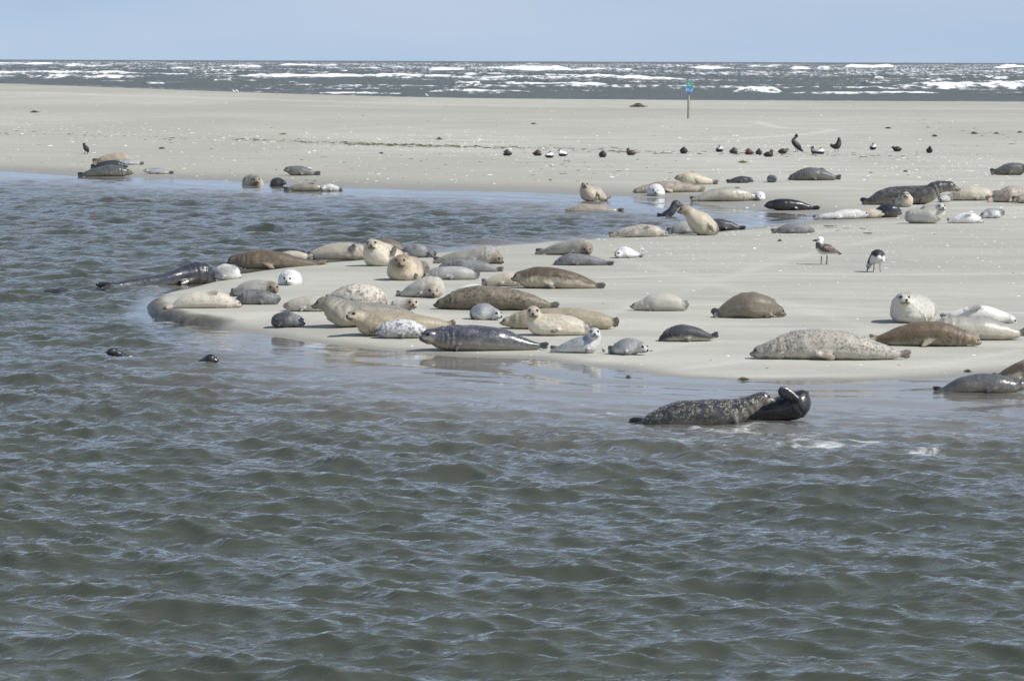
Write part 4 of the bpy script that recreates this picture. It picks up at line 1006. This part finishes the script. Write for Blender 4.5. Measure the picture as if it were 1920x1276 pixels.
def bird(name, label, cat, x, yb, body, head, bill, mat, legs=None, legm=None, group=None, cap_z=0.25, tail_f=0.16, extra=(), wide=1.15, billm=None, eye=False):
    """body stations (x, r, z, d) tail to neck; head (x, z, r, d); bill tip (x, z, d); legs [(x, d)]: photo pixels at the bird's distance"""
    base = ground(x, yb); sc = FPX / depth_of(base)
    L3 = lambda px, pz, pd=0.0: np.array([(px - x) / sc, pd / sc, pz / sc])
    A = np.array([[*L3(s[0], s[2], s[3] if len(s) > 3 else 0), s[1] / sc] for s in body])
    hc = L3(head[0], head[1], head[3] if len(head) > 3 else 0); hr = head[2] / sc
    A = np.vstack([A, [*hc, hr * 0.85]])
    Cc = catmull(A, 8); C = Cc[:, :3]; Cr = np.maximum(Cc[:, 3], 0.012)
    bm = bmesh.new(); loft(bm, C, Cr, wide, 14)
    bt = L3(bill[0], bill[1], bill[2] if len(bill) > 2 else 0)
    ellipsoid(bm, hc, [(bt - hc) / np.linalg.norm(bt - hc) * hr * 1.12] + list(_perp(bt - hc, hr)), 12, 8)
    for (x0, z0, d0, x1, z1, d1, w, t, nn) in extra:
        blade(bm, L3(x0, z0, d0), L3(x1, z1, d1), nn, w / sc, t / sc)
    o = bm_obj(name, bm, PL[mat]); o['label'] = label; o['category'] = cat
    if group: o['group'] = group
    o.location = base + Vector((0, 0, -0.004))
    bb = bmesh.new()
    d = bt - hc; ln = np.linalg.norm(d); d /= ln
    pr = np.array(_perp(d, 1.0))
    root = hc + d * hr * 0.75
    rings = []
    for f, ww in ((0, .42), (.5, .30), (.85, .24), (1.0, .10)):
        rings.append([bb.verts.new(root + (bt - root) * f + (pr[0] * math.cos(a) * 0.8 + pr[1] * math.sin(a)) * hr * ww) for a in np.linspace(0, 2 * math.pi, 8, endpoint=False)])
    for i in range(3):
        for j in range(8): bb.faces.new((rings[i][j], rings[i][(j + 1) % 8], rings[i + 1][(j + 1) % 8], rings[i + 1][j]))
    bb.faces.new(rings[0][::-1]); bb.faces.new(rings[3])
    bm_obj('bill', bb, billm or BILL, o)
    if eye:
        for sg in (-1, 1):
            e = bmesh.new(); ellipsoid(e, hc + d * hr * .45 + pr[1] * 0 + np.array([0, sg * hr * .86, hr * .22]), (np.array([hr * .2, 0, 0]), np.array([0, hr * .12, 0]), np.array([0, 0, hr * .2])), 8, 6)
            bm_obj('eye', e, EYE_M, o)
    if legs:
        for (lx, ld, ztop, fdir) in legs:
            lb = bmesh.new()
            pts = [L3(lx + 0.8 * -fdir, ztop, ld), L3(lx + 0.6 * -fdir, ztop * 0.45, ld), L3(lx, 0.6, ld)]
            loft(lb, catmull(np.array(pts), 4), np.full(9, 0.011), 1.0, 8)
            for sgn in (-0.5, 0, 0.5):
                loft(lb, np.array([L3(lx, 0.5, ld), L3(lx + fdir * 2.0, 0.5, ld + sgn * 3), L3(lx + fdir * 4.0, 0.35, ld + sgn * 6)]), np.array([.010, .009, .007]), 1.2, 6)
            bm_obj('leg', lb, legm or LEG_GREY, o)
    T, Sd, Uu = frames(C)
    n = len(C)
    def post(o, me, co):
        d2 = ((co[:, None] - C[None]) ** 2).sum(-1) / (Cr[None] ** 2); k = d2.argmin(1)
        wz = np.where(np.abs(T[k, 2]) > 0.8, 0, 1)
        put_attr(me, 'dorsal', np.clip(((co - C[k]) * Uu[k]).sum(1) / Cr[k] * wz + (1 - wz) * 0.3, -1.3, 1.3))
        dh = np.linalg.norm(co - hc, axis=1) / hr
        put_attr(me, 'headpart', 1 - sstep(1.15, 1.6, dh))
        put_attr(me, 'cap', sstep(cap_z - .15, cap_z + .15, (co[:, 2] - hc[2]) / hr))
        put_attr(me, 'tailpart', 1 - sstep(tail_f * .7, tail_f * 1.3, k / n))
    fuse_later(o, 0.011, 2, post)
    return o

def _perp(d, r):
    d = np.array(d, float); d /= np.linalg.norm(d)
    a = np.cross(d, [0, 0, 1.0])
    if np.linalg.norm(a) < 0.2: a = np.cross(d, [0, 1.0, 0])
    a /= np.linalg.norm(a); b_ = np.cross(a, d)
    return a * r, b_ * r

EG = 'eider ducks resting along the wrack line'
def duck(x, yb, kind, dr, pose, label, w=17.0, h=11.0):
    """sitting eider, w wide; dr +1 faces right"""
    k = w / 17.0
    body = [(x - dr * 8.6 * k, 1.6, 4.2, 0), (x - dr * 5 * k, 4.2, 4.4, 0), (x, 5.2 * h / 11, 4.9, 0), (x + dr * 4.0 * k, 4.6 * h / 11, 5.0, 0)]
    if pose == 'up': hd, bl = (x + dr * 5.0 * k, 11.6, 2.7), (x + dr * 10.2 * k, 10.6)
    elif pose == 'tuck': hd, bl = (x + dr * 0.5 * k, 10.0, 2.7), (x - dr * 4.0 * k, 9.4, -1.5)
    elif pose == 'low': hd, bl = (x + dr * 7.6 * k, 7.8, 2.6), (x + dr * 12.2 * k, 6.8)
    else:
        body = [(x, 1.6, 4.2, 13), (x, 4.6, 4.6, 8), (x, 6.2 * k, 5.2, 2), (x, 5.4 * k, 5.6, -1)]
        hd, bl = (x, 11.0, 2.7, -3), (x + dr * 1.2, 10.0, -8)
    bird('eider_duck', label, 'duck', x, yb, body, hd, bl, kind, group=EG, wide=1.2)
duck(951, 292, 'hen_dark', -1, 'tuck', 'dark brown eider hen, leftmost of the row of ducks')
duck(1008, 292, 'hen', 1, 'tuck', 'brown eider hen, second duck of the row from the left')
duck(1031, 296, 'drake', 1, 'tuck', 'black and white eider drake with low head, left of another drake', h=9.5)
duck(1055, 293, 'drake', -1, 'up', 'black and white eider drake turned left, right of another drake')
duck(1130, 295, 'hen_dark', -1, 'front', 'dark eider hen sitting alone above the rusty wrack between drakes and hen')
duck(1183, 291, 'hen', -1, 'up', 'brown eider hen with head up, alone left of the sign post')
duck(1282, 288, 'hen_dark', -1, 'front', 'dark eider hen facing the camera just below the sign post', h=12)
duck(1349, 285, 'drake', 1, 'front', 'black and white eider drake head on, right of the sign post')
duck(1376, 288, 'hen', 1, 'tuck', 'pale brown eider hen with tucked bill beside the head on drake', w=16)
duck(1404, 290, 'hen', -1, 'tuck', 'brown eider hen, left of a close trio of hens')
duck(1423, 291, 'hen', 1, 'front', 'brown eider hen in the middle of the close trio', w=15)
duck(1441, 294, 'hen_dark', 1, 'up', 'dark brown eider hen nearest the camera in the close trio', w=18)
duck(1468, 288, 'hen', 1, 'low', 'brown eider hen left of the standing cormorant', w=17)
duck(1528, 288, 'drake_dark', -1, 'up', 'dark headed young drake right of the cormorant', w=15)
duck(1538, 289, 'drake', 1, 'tuck', 'pied eider drake pressed against the dark headed young drake', w=15)
duck(1637, 281, 'drake', -1, 'front', 'pied eider drake right of the preening duck', w=15)
duck(1682, 284, 'hen_dark', -1, 'low', 'dark eider hen with low head between a pied drake and the last duck', w=16)
duck(1743, 287, 'hen_dark', 1, 'front', 'dark eider, last of the row on the right', w=14, h=12)
bird('eider_duck', 'dark eider standing and preening with its tail raised high', 'duck', 1569, 286, [(1573, 2.5, 27, 2), (1573, 4.2, 20, 1), (1570, 6.0, 13, 0), (1564, 4.5, 11.5, 0)], (1559, 13.5, 3.2), (1561, 8.5, -3), 'hen_dark',
     legs=[(1565, -2, 8, -1), (1571, 2, 8, -1)], legm=LEG_GREY, group=EG)
bird('cormorant', 'slim black cormorant standing upright among the ducks', 'cormorant', 1493, 285, [(1506, 1.5, 1.8, 4), (1501, 3.0, 5, 2), (1496, 5.5, 11, 0), (1490, 5.2, 17, 0), (1486.5, 3.2, 22, 0), (1491, 2.0, 27, 0), (1494.5, 1.8, 30, 0)], (1493, 32, 2.5), (1488, 29), 'black',
     legs=[(1491, -2, 6, -1), (1495, 2, 6, -1)], legm=LEG_DARK)
bird('cormorant', 'black bird standing alone on the far left bank', 'bird', 160.5, 289, [(165, 1.5, 4, 3), (163.5, 4.0, 8, 1), (161, 5.0, 12, 0), (158.5, 3.0, 16, 0)], (158, 19, 2.6), (153.5, 18.6), 'black', legs=[(158.5, -1, 5, -1), (163, 2, 5, -1)], legm=LEG_DARK)
bird('gull', 'young white headed gull with mottled brown back standing on the sand', 'gull', 1547, 496, [(1577, 1.4, 20.5, 2), (1566, 4.6, 25, 1), (1553, 9.6, 29, 0), (1541, 10.5, 30.5, 0), (1535.5, 7.0, 38, -1)], (1537.5, 47, 6.2, -1), (1523, 45.5, -3), 'gull_young',
     legs=[(1539, -3, 16, -1), (1550, 3, 17, -1)], legm=LEG_GREY, tail_f=.18, eye=True,
     extra=[(1546, 32, -11, 1574, 19.5, -2, 5.0, 1.6, (0, -1, .4)), (1546, 32, 11, 1574, 19.5, 4, 4.0, 1.6, (0, 1, .4))])
bird('gull', 'black backed gull with its head down, seen from behind', 'gull', 1645, 510, [(1646, 4.5, 28, -14), (1645.5, 10.5, 31, -6), (1645, 14.0, 29, 4), (1638, 9.5, 23, 12), (1633, 6.0, 17, 14)], (1630, 11, 5.0, 14), (1627, 1.0, 14), 'gull_black',
     legs=[(1638, 2, 17, -1), (1651, 2, 17, 1)], legm=LEG_PINK, tail_f=.10, wide=1.05, billm=BILL_PALE,
     extra=[(1636, 35, -4, 1640, 20, -14, 4.5, 1.8, (-.8, -.5, .5)), (1655, 35, -4, 1655, 21, -12, 4.5, 1.8, (.8, -.5, .5))])
for (x, y, lb) in ((444, 174, 'white gull at the far surf edge on the left'), (800, 182, 'white gull at the far surf edge near the middle'), (438, 174.5, 'smaller white gull just left of another at the far surf edge')):
    bird('gull', lb, 'gull', x, y, [(x + 3, .8, 2.6, 0), (x + 1, 1.4, 3.2, 0), (x - .6, 1.3, 3.9, 0)], (x - 1, 5.6, 1.0), (x - 2.6, 5.4), 'white', legs=[(x, 0, 2, -1)], group='gulls at the far surf edge')
fuse_all()

# ---------------------------------------------------------------- marker post with two sign boards
def wood(name, a, b_):
    m, n, l = new_mat(name); b = NB(m)
    c = b.mix(b.ramp(b.noise(b.pos((9, 9, 0.9), 'obj'), 3.0, 5, .6), .35, .65), a, b_)
    bs = n.new('ShaderNodeBsdfPrincipled'); l.new(c, bs.inputs['Base Color']); bs.inputs['Roughness'].default_value = .8
    b.out(bs.outputs[0]); return m
def box(bm, c, h, bev=0.0):
    r = bmesh.ops.create_cube(bm, size=2.0)
    for v in r['verts']: v.co = Vector((v.co.x * h[0] + c[0], v.co.y * h[1] + c[1], v.co.z * h[2] + c[2]))
    return r
base = ground(1290.5, 222); sc = FPX / depth_of(base)
post = bpy.data.objects.new('marker_post', None); COL.objects.link(post); post.location = base
post['label'] = 'weathered wooden marker post with green and blue sign boards'; post['category'] = 'sign post'
pb = bmesh.new()
zs = np.array([-0.4, 0, .5, 1.0, 1.5, 2.0, 70 / sc])
loft(pb, np.array([(0.008 * math.sin(z * 3) + 0.03 * z / 2.4, 0, z) for z in zs]), np.array([.078, .078, .076, .074, .072, .070, .068]), 1.0, 14)
bm_obj('pole', pb, wood('weathered_pole_wood', (.44, .37, .32), (.20, .165, .14)), post)
def board(nm, mat, x0, x1, z0, z1, marks):
    b1 = bmesh.new(); r = box(b1, ((x0 + x1) / 2 / sc, -0.125, (z0 + z1) / 2 / sc), ((x1 - x0) / 2 / sc, .015, (z1 - z0) / 2 / sc))
    bmesh.ops.bevel(b1, geom=b1.edges[:], offset=.008, segments=2, affect='EDGES')
    o = bm_obj(nm, b1, mat, post, smooth=False)
    b2 = bmesh.new()
    for (mx, mz, mw, mh) in marks:
        box(b2, (mx / sc, -0.1425, mz / sc), (mw / sc, .002, mh / sc))
    bm_obj('lettering', b2, WHITE_PAINT, o, smooth=False)
WHITE_PAINT = plain_mat('white_sign_paint', (.75, .77, .77), .5)
board('sign_board', plain_mat('green_sign_paint', (.09, .37, .28), .45), -4.2, 8.2, 58.5, 70, [(-.3, 65.0, 2.0, .55), (1.6, 61.6, 2.8, .55), (5.5, 65, .7, .5)])
board('sign_board', plain_mat('blue_sign_paint', (.09, .28, .62), .45), -5.8, 8.8, 48, 58, [(-4.2, 53.5, .9, 2.2), (-.8, 53.6, .6, 2.0), (4.2, 51.6, .8, 1.5), (6.9, 54, .7, 2.0)])

# ---------------------------------------------------------------- weed, shells and pebbles
WEED = plain_mat('dark_bladder_weed', (.050, .048, .026), .6)
WEED_G = plain_mat('green_sea_lettuce', (.110, .120, .045), .6)
WEED_B = plain_mat('grey_brown_drift_wood', (.13, .115, .095), .8)
def scraps(bm, cx, cy, cz, rx, ry, n, size, lift):
    for _ in range(n):
        u, v = random.gauss(0, .5), random.gauss(0, .5)
        px, py = cx + u * rx, cy + v * ry
        a = random.gauss(0, .6); ln = size * random.uniform(.5, 1.6); wd = ln * random.uniform(.12, .3)
        z0 = cz + 0.004 + random.random() * lift * max(0.1, 1 - abs(u))
        dx, dy = math.cos(a), math.sin(a)
        ring = []
        for (f, ww, hh) in ((-1, .3, 0), (-.3, 1, .5), (.4, .9, .7), (1, .25, .1)):
            ring.append((bm.verts.new((px + dx * ln * f - dy * wd * ww, py + dy * ln * f + dx * wd * ww, z0 + lift * .25 * hh)),
                         bm.verts.new((px + dx * ln * f, py + dy * ln * f, z0 + lift * .25 * hh + wd * .8)),
                         bm.verts.new((px + dx * ln * f + dy * wd * ww, py + dy * ln * f - dx * wd * ww, z0 + lift * .25 * hh))))
        for i in range(3):
            for j in range(2): bm.faces.new((ring[i][j], ring[i][j + 1], ring[i + 1][j + 1], ring[i + 1][j]))
CLUMPS = [
 (823, 262, 11, 5, 'd', 'dark seaweed clump above the wrack line near the middle of the far sand'), (1393, 305, 17, 4, 'g', 'green seaweed clump lying below the hens of the trio'),
 (1665, 241, 11, 3, 'd', 'seaweed clump on the far sand above the pied drake'), (1826, 251, 13, 4, 'd', 'broad seaweed clump on the upper right sand, left of two others'),
 (1868, 251, 10, 3, 'd', 'seaweed clump on the upper right sand, middle of three'), (1912, 249, 10, 3, 'd', 'seaweed clump at the right edge of the upper sand'),
 (1752, 256, 11, 4, 'd', 'seaweed clump above the last duck on the right'), (1698, 322, 9, 3, 'd', 'seaweed clump between the ducks and the dark bull seal'),
 (1462, 452, 8, 4, 'd', 'small dark seaweed lump on sand left of the mottled gull'), (1000, 233, 11, 3, 'g', 'thin green seaweed strand far up the middle sand'),
 (530, 252, 13, 2, 'g', 'green seaweed strand above the left end of the wrack line'), (303, 279, 11, 3, 'd', 'dark seaweed strand above the far left pup'),
 (65, 211, 15, 3, 'd', 'dark drift stick on the upper left sand'), (715, 288, 9, 3, 'd', 'dark seaweed strand just below the wrack line, left of middle'),
 (1178, 707, 9, 4, 'd', 'dark weed scrap in the wet margin left of the pebbles'), (1395, 712, 17, 4, 'd', 'dark weed lump on the pebbly edge above the lunging seal'),
 (1815, 697, 13, 4, 'd', 'dark drift stick on the damp edge above the wet grey seal'), (1540, 318, 12, 3, 'd', 'seaweed strand right above the smooth slate seal')]
for (x, y, wpx, hpx, kind, lb) in CLUMPS:
    p = ground(x, y); s = FPX / depth_of(p)
    bm = bmesh.new()
    ellipsoid(bm, (0, 0, 0), (Vector((wpx / s * .42, 0, 0)), Vector((0, wpx / s * .8, 0)), Vector((0, 0, hpx / s * .35))), 14, 8)
    scraps(bm, 0, 0, 0, wpx / s * .45, wpx / s * 1.2, 60, wpx / s * .16, hpx / s * .9)
    o = bm_obj('seaweed_clump', bm, WEED_G if kind == 'g' else WEED); o.location = p
    o['label'] = lb; o['category'] = 'seaweed'; o['group'] = 'seaweed scraps on the sand'
p = ground(1196, 201); s = FPX / depth_of(p)
bm = bmesh.new(); scraps(bm, 0, 0, 0, 11 / s, 14 / s, 240, 4.0 / s, 6.5 / s)
o = bm_obj('drift_heap', bm, WEED_B); o.location = p; o['label'] = 'grey brown heap of drift brush on the far sand left of the sign post'; o['category'] = 'drift heap'

def land_pts(n, fpx, lo=0.25):
    """points on dry land from pixel samples, seated on the sand"""
    P = np.array([[*plane_hit(*fpx(), 0.08)] for _ in range(n)])
    h, d, _ = height(P[:, 0], P[:, 1])
    k = d > lo
    P[:, 2] = h
    return P[k]
def strand(pl, spread):
    def f():
        t = random.random() * (len(pl) - 1); i = int(t); f_ = t - i
        return (pl[i][0] + (pl[i + 1][0] - pl[i][0]) * f_, pl[i][1] + (pl[i + 1][1] - pl[i][1]) * f_ + random.gauss(0, spread))
    return f
bm = bmesh.new(); bm2 = bmesh.new()
for pl, n, sp in (([(430, 264), (560, 268), (700, 273), (800, 276), (900, 279)], 620, 1.5), ([(650, 273), (760, 275), (860, 277)], 420, 1.3), ([(0, 252), (200, 258), (430, 266)], 160, 2.5), ([(900, 279), (1040, 281), (1260, 289)], 280, 1.6),
                  ([(1150, 286), (1200, 289)], 70, 1.0), ([(1290, 289), (1460, 291), (1600, 293)], 150, 2.2), ([(1600, 293), (1720, 301)], 50, 2.5), ([(430, 290), (1000, 310), (1300, 330)], 120, 9), ([(1700, 225), (1920, 262)], 60, 8), ([(1550, 425), (1640, 437)], 22, 4)):
    for q in land_pts(n, strand(pl, sp)):
        s = FPX / depth_of(q)
        if random.random() < .55: scraps(bm if random.random() < .55 else bm2, q[0], q[1], q[2], .12, .5, 1, random.uniform(.03, .09), .022)
o = bm_obj('seaweed_wrack', bm, WEED_G); o['kind'] = 'stuff'; o['label'] = 'green seaweed scraps strewn along the tide line'
o = bm_obj('seaweed_wrack', bm2, WEED); o['kind'] = 'stuff'; o['label'] = 'dark seaweed scraps strewn along the tide line'

def flakes(name, P, size, mat, label):
    """low domed fragments, one per point"""
    n = len(P); k = 6
    a = np.linspace(0, 2 * math.pi, k, endpoint=False)
    V, F = [], []
    sz = size * rng.lognormal(0, .45, n)
    asp = rng.uniform(.55, 1.0, n); th = rng.random(n) * 6.28; hh = rng.uniform(.14, .42, n)
    for i in range(n):
        jit = rng.uniform(.75, 1.15, k)
        x = np.cos(a) * sz[i] * jit; y = np.sin(a) * sz[i] * asp[i] * jit
        X_ = P[i, 0] + x * math.cos(th[i]) - y * math.sin(th[i]); Y_ = P[i, 1] + x * math.sin(th[i]) + y * math.cos(th[i])
        b0 = len(V)
        for j in range(k): V.append((X_[j], Y_[j], P[i, 2] + .001))
        V.append((P[i, 0], P[i, 1], P[i, 2] + sz[i] * hh[i]))
        for j in range(k): F.append((b0 + j, b0 + (j + 1) % k, b0 + k))
    me = bpy.data.meshes.new(name); me.from_pydata(V, [], F); me.materials.append(mat)
    o = bpy.data.objects.new(name, me); COL.objects.link(o); o['kind'] = 'stuff'; o['label'] = label
    return o
def any_land(y0, y1, x0=-150, x1=2070):
    return lambda: (random.uniform(x0, x1), y0 + (y1 - y0) * random.random())
SHELL = plain_mat('bleached_shell', (.82, .80, .74), .45)
sets = [land_pts(1700, any_land(196, 345)), land_pts(700, any_land(158, 200)), land_pts(1100, strand([(0, 235), (400, 258), (700, 270), (1000, 276)], 11)), land_pts(500, strand([(1250, 250), (1920, 330)], 16)),
        land_pts(650, any_land(380, 560, 1050, 2070)), land_pts(600, any_land(415, 520, 1150, 2070)), land_pts(140, any_land(480, 680, 300, 2000)), land_pts(260, strand([(900, 455), (1300, 450), (1900, 425)], 14))]
Pn = np.vstack(sets)
dist = Pn[:, 1]
flakes('shell_debris', Pn[dist > 75], .036, SHELL, 'bleached white shell fragments scattered over the far sand')
flakes('shell_debris', Pn[dist <= 75], .0165, SHELL, 'bleached white shell fragments scattered over the near sand')
edge = [(900, 668), (1100, 684), (1250, 704), (1400, 711), (1600, 711), (1790, 704), (1920, 697)]
flakes('pebbles', land_pts(420, strand(edge, 2.2), -.2), .013, plain_mat('dark_pebble', (.06, .055, .05), .5), 'dark pebbles along the wet margin')
flakes('pebbles', np.vstack([land_pts(240, strand(edge, 2.5), -.2), land_pts(90, any_land(590, 700, 420, 1920), .2)]), .013, SHELL, 'pale shell bits along the wet margin')
flakes('pebbles', land_pts(500, any_land(170, 340), .3), .035, plain_mat('dark_crumb', (.10, .09, .075), .7), 'dark crumbs of weed and peat on the far sand')
flakes('pebbles', land_pts(160, any_land(380, 690, 500, 2000), .3), .014, plain_mat('brown_crumb', (.12, .11, .09), .7), 'dark crumbs on the near sand')
